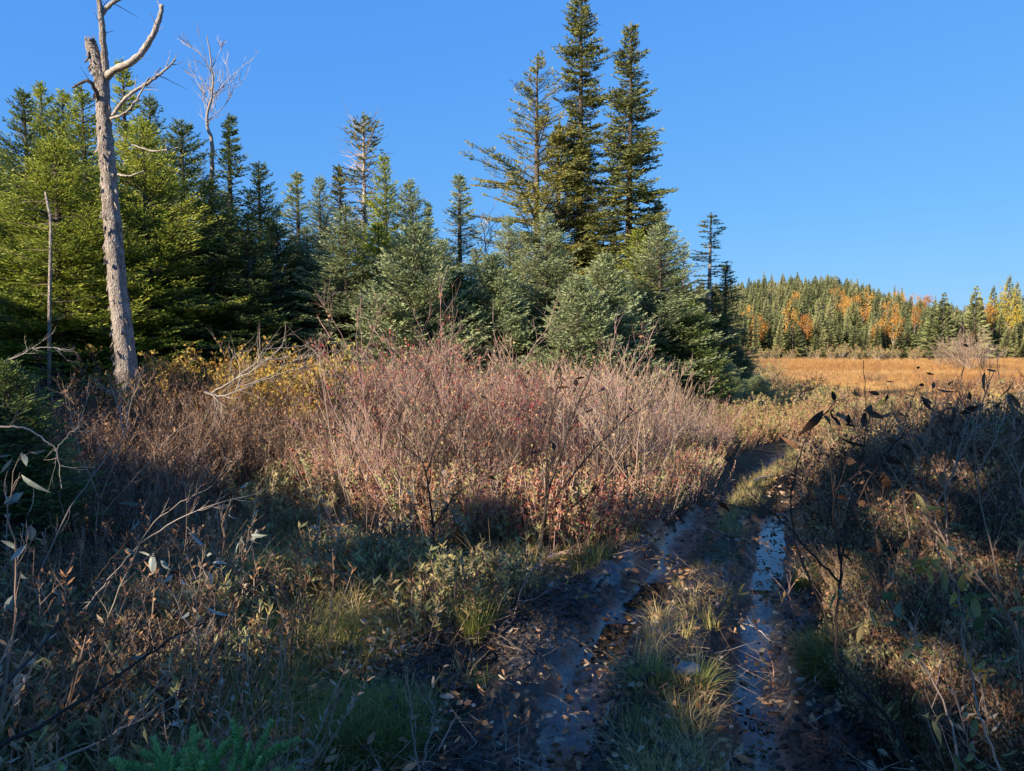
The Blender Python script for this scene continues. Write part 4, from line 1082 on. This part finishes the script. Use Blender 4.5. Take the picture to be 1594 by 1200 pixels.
def bare_tree(label, pts, r, Y, fans, m='twig_pale', name='dead_tree', group=None):
    P0 = W(*pts[0]); gz = float(H(P0[0], Y))
    root = thing(name, label, 'tree', (P0[0], Y, gz), group)
    g = Geo(); pp = [(P0[0], Y, gz - .1)] + [tuple(W(*p)) for p in pts]
    Q = smooth_path(np.array(pp), 6, .03, rng)
    tube(g, Q, np.interp(np.linspace(0, 1, len(Q)), [0, 1], r), 6)
    o = g.obj('trunk', M[m], None, True); o.parent = root; o.matrix_parent_inverse = Matrix.Translation(-Vector(root.location))
    for (s0, s1, nbr, L, upw) in fans:
        for i in range(nbr):
            k = int(len(Q) * (s0 + (s1 - s0) * rng.rand())); k = min(k, len(Q) - 2)
            a = rng.rand() * 6.28; d = np.array((math.cos(a), math.sin(a) * .6, upw)); d /= np.linalg.norm(d)
            S = []; l = L * (.6 + .6 * rng.rand())
            pts1, dd = wander(rng, Q[k], d, l, .013, 7, .45, .07, S)
            for j in range(6):
                kk = 1 + rng.randint(6); b = rng.rand() * 6.28
                d2 = unit((pts1[kk + 1] - pts1[kk])[None])[0] if kk < 7 else dd
                d2 = d2 + np.array((math.cos(b), math.sin(b), .2)) * .8; d2 /= np.linalg.norm(d2)
                p2, d3 = wander(rng, pts1[kk], d2, l * .35 * (.5 + rng.rand()), .009, 4, .45, .1, S)
                for q_ in range(2):
                    b = rng.rand() * 6.28; d4 = d3 + np.array((math.cos(b), math.sin(b), .2)) * .7; d4 /= np.linalg.norm(d4)
                    wander(rng, p2[1 + rng.randint(3)], d4, l * .18, .008, 3, .4, .05, S)
            g2 = Geo(); segs(g2, np.array([s[0] for s in S]), np.array([s[1] for s in S]), np.array([s[2] for s in S]), np.array([s[3] for s in S]), .3 + .5 * rng.rand(len(S)), 0)
            o = g2.obj('branch', M[m]); o.parent = root; o.matrix_parent_inverse = Matrix.Translation(-Vector(root.location))
    return root
bare_tree('leafless white tree with a fan of thin twigs rising above the left wood', [(330, 330, 19), (330, 225, 19), (322, 190, 19), (331, 130, 19), (323, 55, 19)], (.075, .012), 19, [(.42, .7, 5, 2.1, .75), (.6, .97, 6, 1.1, 1.0)])
bare_tree('small leafless grey tree among the yellow leaves left of the larch', [(760, 470, 21), (757, 400, 21), (752, 345, 21)], (.05, .01), 21, [(.5, .95, 7, .8, 1.0)])
# flat-topped dying spruce
r_ = conifer_thing('sparse', 'flat-topped dying spruce with a pale trunk and a tuft of brown-green twigs on top', 566, 176, 21, 'spruce_olive', 1.0, trunkmat='palewood')
g = Geo(); n = 420; a = rng.rand(n) * 6.28; f = rng.rand(n) ** .6 * .40
Pp = np.stack((np.cos(a) * f, np.sin(a) * f, 6.8 - .5 * rng.rand(n) + .1 * f), 1)
Pp[140:] = np.stack((np.cos(a[140:]) * .45 * rng.rand(n - 140), np.sin(a[140:]) * .45 * rng.rand(n - 140), 3.2 + 3.3 * np.round(rng.rand(n - 140) * 9) / 9 + .12 * rng.rand(n - 140)), 1)
blades(g, rng, Pp, np.stack((np.cos(a), np.sin(a), .2 + rng.rand(n)), 1), .13, .035, .3 + .5 * rng.rand(n))
S = []
for i in range(120):
    z_ = 3 + 3.8 * rng.rand(); a_ = rng.rand() * 6.28
    wander(rng, (0, 0, z_), (math.cos(a_), math.sin(a_), .25), .5 + .4 * rng.rand(), .012, 5, .6, .05, S)
segs(g, np.array([s[0] for s in S]), np.array([s[1] for s in S]), np.array([s[2] for s in S]), np.array([s[3] for s in S]), .6, 1)
g.obj('treetop', [M['spruce_olive'], M['twig_grey']], r_)
# thin grey spruce trunk at the far left, in front of the bright fir
rt = thing('bare_trunk', 'thin straight bare grey trunk standing before the bright fir at the far left', 'tree', (W(73, 500, 12)[0], 12, 0))
g = Geo(); P0 = W(73, 500, 12); P1 = W(73, 345, 12); P2 = W(71, 300, 12.9)
pth = smooth_path(np.array([(P0[0] + .02, 12, -.1), (P0[0], 12, 1.2), (P1[0] + .015, 12, P1[2] - .8), (P1[0] - .1, 12.25, P1[2]), tuple(P2)]), 6, .01, rng)
tube(g, pth, np.linspace(.035, .02, len(pth)), 8); o = g.obj('trunk', M['bark'], None, True); o.parent = rt; o.matrix_parent_inverse = Matrix.Translation(-Vector(rt.location))
g = Geo(); S = []
for i in range(26):
    k = rng.randint(4, len(pth)); a_ = rng.rand() * 6.28
    wander(rng, pth[k], (math.cos(a_), math.sin(a_), .1), .3 + .5 * rng.rand(), .006, 5, .4, -.02, S)
segs(g, np.array([s[0] for s in S]), np.array([s[1] for s in S]), np.array([s[2] for s in S]), np.array([s[3] for s in S]), .4, 0)
o = g.obj('branch', M['twig_grey']); o.parent = rt; o.matrix_parent_inverse = Matrix.Translation(-Vector(rt.location))

# ------------------------------------------------------------------ saplings and branches near the camera
def big_leaf(seed, L, Wd, curl):
    rng = np.random.RandomState(seed); g = Geo()
    leafshape(g, rng, np.zeros(3), np.array((1., 0, 0)), L, Wd, .5, 0, curl, up=0)
    return g
LEAF = {}
for kind in ('big_dark', 'big_pale', 'big_green', 'brown_leaf', 'gold_leaf'):
    LEAF[kind] = [big_leaf(i, .062 + .012 * i, .026 + .003 * i, c).mesh('leaf', M[kind]) for i, c in enumerate((.8, -.6, 1.3, .3))]

def sapling(name, label, cat, paths, r0, nleaf=12, leaf='big_dark', wood='twig_dark', twigs=5, tl=.3, ground=True, group=None, size=1.0, lo=.45, wob=.012, seed=1, droop=.2):
    """paths: list of pixel polylines [(px, py, distance), ...]; the first is the stem"""
    rg = np.random.RandomState(seed)
    first = W(*paths[0][0])
    if ground and first[2] > .12:
        q_ = W(*paths[0][1]) - first; k_ = np.clip(q_[:2] / max(q_[2], .05) * first[2] * .8, -.3, .3) + (rg.rand(2) - .5) * .12
        first = np.array((first[0] - k_[0], first[1] - k_[1], first[2]))
    base = np.array((first[0], first[1], float(H(first[0], first[1]))))
    root = thing(name, label, cat, tuple(base), group)
    nodes = []
    for i, pth in enumerate(paths):
        P = [W(*p) - base for p in pth]
        if i == 0 and ground: P = [np.array((0, 0, -.05))] + ([P[0]] if P[0][2] > .12 else []) + P[1:]
        if i == 0 and ground and P[1][2] > .3: P.insert(1, P[1] * (.45, .45, .5) + (rg.rand(3) - .5) * .06)
        Q = smooth_path(np.array(P), 5, wob, rg)
        ra = r0 if i == 0 else r0 * .6
        g = Geo(); tube(g, Q, np.linspace(ra, max(ra * .25, .0016), len(Q)), 6, .4)
        S = []
        for j in range(twigs):
            k = int(len(Q) * (lo + (.97 - lo) * rg.rand())); k = min(k, len(Q) - 2)
            d = unit((Q[k + 1] - Q[k])[None])[0] + (rg.rand(3) - .5) * (1.6, 1.0, 1.2)
            pt, _ = wander(rg, Q[k], d / np.linalg.norm(d), tl * (.4 + .9 * rg.rand()), max(.0018, ra * .4), 5, .45, .05, S)
            for q in range(2):
                b = 1 + rg.randint(4); d2 = pt[b + 1] - pt[b] if b < 5 else d
                d2 = unit(d2[None])[0] + (rg.rand(3) - .5) * 1.3
                pt2, _ = wander(rg, pt[b], d2 / np.linalg.norm(d2), tl * .4 * (.4 + rg.rand()), .0016, 3, .4, .05, S)
                nodes.append(pt2[-1])
            nodes += [pt[-1], pt[3]]
        nodes += [Q[-1], Q[int(len(Q) * .8)], Q[int(len(Q) * .65)]]
        if S: segs(g, np.array([s[0] for s in S]), np.array([s[1] for s in S]), np.array([s[2] for s in S]), np.array([s[3] for s in S]), .3 + .4 * rg.rand(len(S)), 0)
        g.obj('stem' if i == 0 else 'branch', M[wood], root, True)
    for i in range(nleaf):
        q = nodes[rg.randint(len(nodes))] + (rg.rand(3) - .5) * .02
        o = link('leaf', LEAF[leaf][rg.randint(4)], root, tuple(q))
        o.rotation_euler = (rg.rand() * 6.28, (rg.rand() - .5 + droop) * 2.2, rg.rand() * 6.28)
        q_ = size * (.5 + .65 * rg.rand()); o.scale = (q_, q_ * (.8 + .6 * rg.rand()), q_)
    return root

GS = 'dark-leaved saplings on the right'
sapling('sapling', 'thick crooked stem curving up from the bottom edge right of the track', 'sapling',
        [[(1440, 1215, 2.6), (1375, 1110, 2.75), (1310, 1040, 2.9), (1302, 960, 3.0), (1310, 880, 3.05), (1325, 800, 3.1), (1372, 715, 3.1), (1420, 660, 3.1)],
         [(1305, 905, 3.0), (1262, 860, 2.95), (1215, 810, 2.9), (1170, 770, 2.9)], [(1310, 880, 3.05), (1296, 800, 3.1), (1300, 740, 3.1)]], .0095, 16, 'big_dark', 'twig_dark', 4, .3, True, GS, 1.0, .5, seed=3)
sapling('sapling', 'slender arching stem with dark leaves at its bent tip, before the track bend', 'sapling',
        [[(1262, 905, 3.4), (1240, 850, 3.45), (1232, 780, 3.5), (1244, 710, 3.5), (1268, 660, 3.5), (1300, 628, 3.5), (1312, 620, 3.5)]], .006, 8, 'big_dark', 'twig_dark', 2, .12, True, GS, 1.0, .4, seed=8)
sapling('sapling', 'straight thin upright stem with hanging dark leaves, in front of the bog', 'sapling',
        [[(1362, 830, 3.6), (1343, 730, 3.6), (1349, 640, 3.6), (1342, 562, 3.6)]], .0045, 9, 'big_dark', 'twig_dark', 3, .18, True, GS, 1.1, .3, seed=5)
for i, (lab, pts_) in enumerate([
    ('twiggy sapling with a bunch of dark leaves, just right of the straight upright stem', [(1420, 860, 3.8), (1405, 760, 3.8), (1400, 690, 3.8), (1420, 620, 3.8)]),
    ('spreading sapling with dark curled leaves, centre of the dark group before the bog', [(1480, 880, 3.9), (1470, 760, 3.9), (1480, 690, 3.9), (1505, 600, 3.9)]),
    ('tallest spreading sapling, its dark twigs reaching over the bog near the right edge', [(1545, 860, 3.7), (1520, 740, 3.7), (1522, 650, 3.7), (1548, 575, 3.7)]),
    ('sapling with dark leaves hanging at the right edge of the picture', [(1610, 850, 3.5), (1585, 740, 3.5), (1575, 680, 3.5), (1590, 610, 3.5)]),
    ('low dark-leaved sapling between the centre and the tallest one', [(1500, 900, 3.6), (1450, 800, 3.6), (1430, 720, 3.6), (1388, 650, 3.6)])]):
    sapling('sapling', lab, 'sapling', [pts_, [pts_[1], (pts_[1][0] + 35, pts_[1][1] - 70, pts_[1][2]), (pts_[1][0] + 50, pts_[1][1] - 130, pts_[1][2] + .1)], [pts_[1], (pts_[1][0] - 35, pts_[1][1] - 60, pts_[1][2]), (pts_[1][0] - 60, pts_[1][1] - 100, pts_[1][2] - .1)]], .0065, 18, 'big_dark', 'twig_grey', 8, .3, True, GS, .78, .3, seed=20 + i)
GR = 'green-leaved willows in the lower right corner'
for i, (lab, pts_, lf) in enumerate([
    ('willow shoot with blue-green leaves in the lower right, nearest the crooked stem', [(1500, 1230, 2.0), (1480, 1130, 2.1), (1440, 1030, 2.2), (1400, 950, 2.2)], 'big_green'),
    ('leaning willow shoot with yellow-green leaves, at the right edge above the corner', [(1640, 1150, 2.2), (1610, 1050, 2.3), (1570, 960, 2.4), (1500, 870, 2.5), (1440, 800, 2.6)], 'big_green'),
    ('willow shoot with lit yellow-green leaves touching the right edge', [(1600, 1100, 2.5), (1590, 1000, 2.5), (1585, 930, 2.5), (1590, 860, 2.5)], 'big_green'),
    ('reddish willow shoot rising from the bottom right corner', [(1570, 1230, 1.9), (1530, 1130, 2.0), (1510, 1040, 2.1), (1520, 980, 2.1)], 'big_green'),
    ('thin shoot with orange-brown leaves low on the right bank', [(1500, 1100, 2.8), (1500, 1000, 2.8), (1490, 920, 2.9), (1460, 860, 2.9)], 'gold_leaf')]):
    sapling('willow_shoot', lab, 'shrub', [pts_], .0055, 34, lf, 'twig_grey', 8, .24, True, GR, .68, .25, seed=40 + i)
# middle saplings: dark stems before the thicket
GM = 'saplings standing before the pinkish thicket'
sapling('sapling', 'dark forked sapling with withered leaves, in front of the right end of the thicket', 'sapling',
        [[(835, 850, 5.9), (852, 770, 5.9), (870, 715, 5.9), (895, 640, 5.9), (920, 580, 5.9), (937, 535, 5.9)], [(850, 775, 5.9), (852, 700, 5.9), (862, 630, 5.9), (875, 580, 6.0)], [(846, 800, 5.9), (890, 740, 5.8), (935, 690, 5.8), (985, 640, 5.8)], [(840, 830, 5.9), (880, 800, 5.8), (930, 755, 5.8)]], .016, 26, 'big_dark', 'twig_dark', 6, .4, True, GM, 1.0, .35, seed=61)
sapling('sapling', 'dark twisted sapling with a straight trunk, centre front of the thicket', 'sapling',
        [[(680, 900, 5.6), (676, 830, 5.6), (668, 770, 5.6), (658, 720, 5.6), (625, 690, 5.6), (620, 640, 5.6)], [(662, 740, 5.6), (680, 690, 5.6), (705, 650, 5.6), (735, 620, 5.6)], [(674, 820, 5.6), (715, 765, 5.5), (780, 735, 5.5), (835, 700, 5.5)]], .013, 12, 'big_dark', 'twig_dark', 6, .35, True, GM, .9, .35, seed=62)
for i, (lab, col, ps) in enumerate([
    ('pale grey-stemmed sapling fanning out at the left front of the thicket', 'twig_pale', [[(595, 815, 6.4), (592, 740, 6.4), (575, 660, 6.4), (556, 560, 6.4), (556, 480, 6.5)], [(590, 740, 6.4), (600, 670, 6.4), (640, 600, 6.4), (700, 540, 6.5)], [(592, 760, 6.4), (560, 700, 6.4), (520, 640, 6.4), (498, 560, 6.4)]]),
    ('brown sapling leaning left at the edge of the shaded clearing', 'twig_grey', [[(545, 800, 6.5), (520, 700, 6.5), (505, 620, 6.5), (496, 540, 6.5)], [(535, 760, 6.5), (560, 680, 6.5), (590, 600, 6.5)]]),
    ('tall thin pale sapling rising from the middle of the thicket before the dark gap', 'twig_pale', [[(690, 760, 8), (690, 640, 8), (688, 540, 8), (684, 430, 8)], [(689, 600, 8), (700, 540, 8), (712, 480, 8)], [(689, 620, 8), (670, 560, 8), (655, 510, 8)]]),
    ('tall thin pinkish sapling left of the middle, its twigs against the shaded fir', 'twig_pink', [[(575, 700, 9), (565, 600, 9), (562, 500, 9), (560, 450, 9)], [(566, 600, 9), (545, 550, 9), (520, 500, 9), (500, 470, 9)], [(563, 560, 9), (580, 520, 9), (590, 480, 9)]]),
    ('thin pale sapling in front of the foot of the tallest spruce', 'twig_pale', [[(800, 700, 8.5), (790, 600, 8.5), (770, 520, 8.5), (768, 470, 8.5)], [(792, 600, 8.5), (830, 540, 8.5), (860, 500, 8.5)]]),
    ('thin pale sapling near the right end of the thicket', 'twig_pale', [[(960, 700, 8), (965, 620, 8), (950, 560, 8), (960, 510, 8)], [(964, 620, 8), (990, 570, 8), (1015, 530, 8)]])]):
    sapling('sapling', lab, 'sapling', ps, .0085, 5, 'brown_leaf', {'twig_pale': 'twig_pink'}.get(col, col), 9, .45, True, GM, .7, .25, seed=70 + i)
# left foreground
GL = 'bare branches in the left foreground'
for i, (lab, col, ps, gnd, nl, lf) in enumerate([
    ('white forked branch tips catching light in the left tangle', 'twig_pale', [[(60, 900, 4.2), (110, 790, 4.2), (165, 715, 4.2), (195, 670, 4.2), (200, 630, 4.2), (225, 570, 4.2)], [(193, 670, 4.2), (180, 620, 4.2), (173, 602, 4.2)]], True, 3, 'brown_leaf'),
    ('pale crooked branch entering from the left edge below the small fir', 'twig_pale', [[(-40, 655, 3.2), (0, 662, 3.2), (35, 665, 3.2), (70, 685, 3.2), (88, 705, 3.2), (95, 760, 3.2)], [(85, 702, 3.2), (105, 680, 3.2), (120, 665, 3.2)]], False, 0, 'big_pale'),
    ('pale broken branch at the left edge before the wood', 'palewood', [[(-20, 566, 6), (15, 560, 6), (50, 542, 6), (75, 525, 6)], [(50, 542, 6), (80, 541, 6), (98, 545, 6)]], False, 0, 'big_pale'),
    ('long dark branch sweeping up from the lower left edge', 'twig_dark', [[(-20, 1090, 2.3), (60, 1010, 2.5), (130, 930, 2.7), (210, 880, 2.9), (260, 850, 3.0)], [(130, 930, 2.7), (165, 880, 2.7), (215, 830, 2.7)]], False, 8, 'big_pale'),
    ('longest dark branch slanting across the lower left corner', 'twig_dark', [[(-20, 1170, 2.2), (80, 1120, 2.4), (170, 1060, 2.6), (260, 1000, 2.8), (330, 960, 3.0)]], False, 6, 'big_pale'),
    ('brown branch lying above the fir seedling in the bottom left', 'twig_grey', [[(60, 1200, 2.4), (140, 1160, 2.6), (200, 1130, 2.7), (260, 1090, 2.9), (300, 1060, 3.0)], [(200, 1130, 2.7), (262, 1040, 2.8), (272, 990, 2.8)]], False, 2, 'brown_leaf'),
    ('upright shoot with drooping pale leaves, left of the lit grass patch', 'twig_grey', [[(300, 1100, 3.2), (310, 1000, 3.2), (305, 930, 3.2), (320, 860, 3.2)], [(308, 1000, 3.2), (270, 930, 3.2), (240, 880, 3.2)]], True, 16, 'big_pale'),
    ('shoot with pale leaves at the left edge below the crooked branch', 'twig_grey', [[(20, 1000, 2.3), (25, 880, 2.3), (15, 790, 2.3), (30, 740, 2.3)]], True, 14, 'big_pale'),
    ('shoot with pale drooping leaves nearer the clearing', 'twig_grey', [[(330, 980, 3.8), (340, 900, 3.8), (350, 840, 3.8), (345, 800, 3.8)], [(340, 900, 3.8), (375, 860, 3.8), (390, 820, 3.8)]], True, 14, 'big_pale'),
    ('fan of pale thin twigs reaching right over the shaded clearing', 'twig_pale', [[(170, 960, 3.6), (220, 840, 3.6), (270, 790, 3.6), (330, 757, 3.6)], [(220, 845, 3.6), (290, 800, 3.6), (380, 772, 3.6)], [(215, 850, 3.6), (170, 900, 3.6), (120, 960, 3.6)]], True, 3, 'gold_leaf'),
    ('tall brown shrub stems standing in the left tangle', 'twig_grey', [[(150, 900, 5), (155, 780, 5), (190, 690, 5), (210, 600, 5)], [(155, 780, 5), (120, 690, 5), (105, 600, 5)], [(160, 800, 5), (230, 720, 5), (300, 640, 5)]], True, 10, 'brown_leaf'),
    ('thin dark shoot rising from the lit grass patch', 'twig_dark', [[(452, 1045, 3.6), (458, 960, 3.6), (470, 930, 3.6), (465, 870, 3.6), (462, 810, 3.6)]], True, 3, 'brown_leaf'),
    ('forked bare twig low at the bottom of the clearing', 'twig_pale', [[(665, 1230, 2.7), (645, 1150, 2.7), (640, 1100, 2.7)], [(658, 1190, 2.7), (672, 1130, 2.7), (676, 1090, 2.7)]], True, 0, 'brown_leaf'),
    ('broken branch with withered buds leaning over the left rut', 'twig_pink', [[(795, 990, 4.6), (820, 900, 4.6), (850, 870, 4.6), (885, 855, 4.6)], [(800, 960, 4.6), (780, 920, 4.6), (776, 880, 4.6)], [(808, 935, 4.6), (838, 930, 4.6), (880, 910, 4.6), (960, 950, 4.5)]], True, 14, 'gold_leaf'),
    ('small reddish shoot with dry buds standing beside the right rut', 'twig_pink', [[(1250, 1010, 3.9), (1235, 950, 3.9), (1225, 920, 3.9)], [(1245, 1000, 3.9), (1215, 955, 3.9), (1200, 945, 3.9)]], True, 5, 'gold_leaf'),
    ('lone dry stalk with two buds between the right rut and the crown', 'twig_pink', [[(1180, 985, 3.9), (1170, 955, 3.9), (1162, 942, 3.9)]], True, 3, 'gold_leaf')]):
    sapling('branch' if not gnd else 'shoot', lab, 'branch' if not gnd else 'shrub', ps, .006 if i != 4 else .008, nl, lf, col if col in M else 'twig_pale', 5, .18, gnd, GL if ps[0][0][0] < 600 else None, .8, .3, seed=90 + i)
# bleached fallen branches before the wood
for i, (lab, ps, rr) in enumerate([
    ('bleached fallen branch with curling twigs left of the thicket', [[(330, 612, 8.6), (365, 590, 8.6), (400, 565, 8.6), (430, 558, 8.7), (470, 560, 8.8)], [(365, 590, 8.6), (395, 575, 8.5), (432, 545, 8.6), (445, 525, 8.6)], [(400, 565, 8.6), (412, 545, 8.6), (450, 540, 8.7), (480, 538, 8.7)], [(365, 592, 8.6), (360, 560, 8.5), (380, 550, 8.5)], [(378, 600, 8.5), (420, 585, 8.5), (460, 560, 8.6), (500, 548, 8.7)]], .014),
    ('grey bleached branch lying lower, under the curling one', [[(318, 610, 8.2), (345, 617, 8.2), (370, 606, 8.2), (372, 590, 8.2)], [(345, 617, 8.2), (390, 600, 8.2), (440, 580, 8.3), (500, 565, 8.4)], [(330, 614, 8.2), (348, 632, 8.1)]], .016)]):
    sapling('fallen_branch', lab, 'branch', ps, rr, 0, 'big_dark', 'twig_pale', 7, .4, False, None, 1, .2, .02, seed=120 + i)
# sticks lying on the track
for i, (lab, a, b, r0) in enumerate([('pale stick lying across the sunny crown of the track', (1165, 762), (1205, 752), .014), ('dry stick by the dark mud hollow of the track', (1215, 692), (1262, 690), .01), ('thin stick lying on the mud near the lit mossy patch', (1150, 950), (1215, 985), .006)]):
    p0 = unproj(*a); p1 = unproj(*b); rt = thing('stick', lab, 'stick', tuple(p0))
    t_ = np.linspace(0, 1, 8)[:, None]; Q = p0 * (1 - t_) + p1 * t_; Q[:, 2] = np.max(H(Q[:, 0], Q[:, 1])) + .015; Q += (rng.rand(8, 3) - .5) * .03
    g = Geo(); tube(g, Q - p0, np.linspace(r0, r0 * .5, 8), 6); g.obj('wood', M['palewood'], rt, True)

# leaves of the sunlit weeds: grass tufts on the track as things of their own
for i, (lab, px_, py_, h_, n_, lean) in enumerate([
    ('large arching green grass tuft on the crown of the track, beside the grey stone', 1015, 1095, .26, 150, 1.2), ('arching yellow-green grass tuft right of the grey stone', 1085, 1095, .2, 110, 1.3),
    ('green grass tuft nearest the bottom edge on the crown of the track', 1008, 1165, .2, 90, 1.0), ('small green tuft at the bottom of the muddy slope left of the ruts', 755, 1080, .16, 60, .8),
    ('tall straw and green grass clump left of the left rut', 740, 1000, .42, 170, .6), ('bright sunlit grass clump at the foot of the twisted sapling', 650, 925, .34, 150, .6),
    ('pale arching grass clump right behind the fir seedling', 385, 1120, .42, 60, 1.0), ('yellow grass clump in the sunlit patch at left', 425, 975, .2, 130, .9),
    ('grass clump on the crown just past the lit mossy patch', 1200, 905, .14, 80, .9), ('tall grey-green grass clump on the right bank above the crooked stem', 1250, 930, .34, 120, .8),
    ('arching pale grass clump amid the right bank', 1430, 850, .45, 110, 1.2)]):
    p = unproj(px_, py_); g = tuft_geo(400 + i, h_, n_, .07, lean, .005, (0, 1), 4)
    o = g.obj('grass_tuft', M['tuft_green' if 'green' in lab or 'bright' in lab else 'grass']); o.location = (p[0], p[1], float(H(p[0], p[1])))
    tag(o, lab, 'grass tuft', 'grass tufts beside the track')
# stone
rt = unproj(1065, 1075); g = Geo()
nu, nv = 16, 9; V = []
for j in range(nv):
    for i in range(nu):
        a = i / nu * 6.283; b = (j / (nv - 1) - .5) * math.pi
        d = np.array((math.cos(a) * math.cos(b), math.sin(a) * math.cos(b), math.sin(b)))
        rr = 1 + .35 * float(fbm(d[0] * 1.5 + 3, d[1] * 1.5 + d[2], 2, 3))
        V.append(d * rr * (.085, .06, .035))
q = [(j * nu + i, j * nu + (i + 1) % nu, (j + 1) * nu + (i + 1) % nu, (j + 1) * nu + i) for j in range(nv - 1) for i in range(nu)]
g.add(V, q); o = g.obj('stone', M['stone'], None, True); o.location = (rt[0], rt[1], float(H(rt[0], rt[1])) + .02)
tag(o, 'small flat grey stone between the arching grass tufts on the track', 'stone')

# ------------------------------------------------------------------ fir seedlings near the camera
def needle_twig(g, gw, rng, p, d, L, up, n, nl=.019, r=.0018):
    d = unit(d[None])[0]; s = np.linspace(.05, 1, n)
    sag = np.array((0, 0, -1.)) * (.08 * L * s ** 2)[:, None]
    P = p + d * (L * s)[:, None] + sag
    lat = np.cross(d, up); lat /= np.linalg.norm(lat)
    for sg, lt_, ut_ in ((1, .9, .15), (-1, .9, .15), (1, .55, .65), (-1, .55, .65)):
        k = len(s)
        D = d * .55 + lat * sg * (lt_ - .25 * s[:, None] ** 4) + np.array(up) * (ut_ + .25 * rng.rand(k, 1)) + (rng.rand(k, 3) - .5) * .25
        blades(g, rng, P, D, nl * (.75 + .4 * rng.rand(k)) * (1 - .45 * s ** 3), .0024, (.25 if ut_ < .5 else .5) + .45 * s ** 2 + .2 * rng.rand(k), 0, .1, .5)
    segs(gw, P[:-1:3], P[1::3] if len(P[1::3]) == len(P[:-1:3]) else P[1::3][:len(P[:-1:3])], r, r, .3, 0)
def fir_seedling(label, top, tips, seed, nl=.0145):
    """small fir: stem up from the ground to top, one bough part per tip"""
    rg = np.random.RandomState(seed)
    base = np.array((top[0], top[1] - .05, float(H(top[0], top[1]))))
    root = thing('fir_seedling', label, 'seedling', tuple(base))
    T0 = top - base
    gs = Geo(); tube(gs, smooth_path(np.array([(0, 0, -.05), (.01, 0, .5), T0 * .8, T0]), 4), np.linspace(.012, .004, 13), 6)
    gs.obj('stem', M['darkbark'], root, True)
    for tp in tips:
        v = tp - base; st0 = T0 * (.82 + .12 * rg.rand()); g = Geo()
        d = v - st0; L = np.linalg.norm(d); d /= L
        up = np.array((0, 0, 1.)) - d * d[2]; up /= np.linalg.norm(up)
        needle_twig(g, g, rg, st0, d, L, up, int(L / .0024), nl)
        lat = np.cross(d, up)
        for s in (.42, .66):
            for sg in (1, -1):
                dd = d * .75 + lat * sg * .7 + up * (rg.rand() - .4) * .25
                l2 = L * (1 - s) * .62 + .03
                needle_twig(g, g, rg, st0 + d * L * s, dd, l2, up, int(l2 / .0024), nl * .9)
        g.obj('bough', M['seedling'], root)
    return root
fir_seedling('young balsam fir with lush flat green boughs at the bottom edge', W(300, 1270, .85), [W(*p) for p in [(180, 1158, .95), (238, 1128, 1.05), (300, 1106, 1.1), (372, 1120, 1.05), (424, 1104, .98), (408, 1158, .88), (395, 1205, .82), (318, 1172, .86), (225, 1195, .84)]], 501)
fir_seedling('smaller fir shoot peeping in at the bottom left corner', W(90, 1275, .9), [W(*p) for p in [(65, 1192, .95), (105, 1186, .95), (35, 1200, .9), (140, 1200, .95)]], 502)
conifer_thing('bushB', 'small dark green fir in the shade at the left edge', 10, 560, 5.4, 'fir_dark', .8, name='small_fir')
for px_, py_, Y_, lab in [(1150, 545, 30, 'small round grey-green spruce at the near edge of the bog'), (1180, 585, 22, 'low bluish spruce on the heath before the bog'), (1380, 620, 17, 'small yellow-green spruce bush on the heath behind the straight stem'), (1575, 612, 18, 'green spruce bush on the heath at the right edge'), (1130, 560, 24, 'grey-green bush spruce beside the fir clump')]:
    conifer_thing('bushA', lab, px_, py_, Y_, 'fir' if px_ > 1300 else 'fir_blue', 1.0, name='small_spruce')
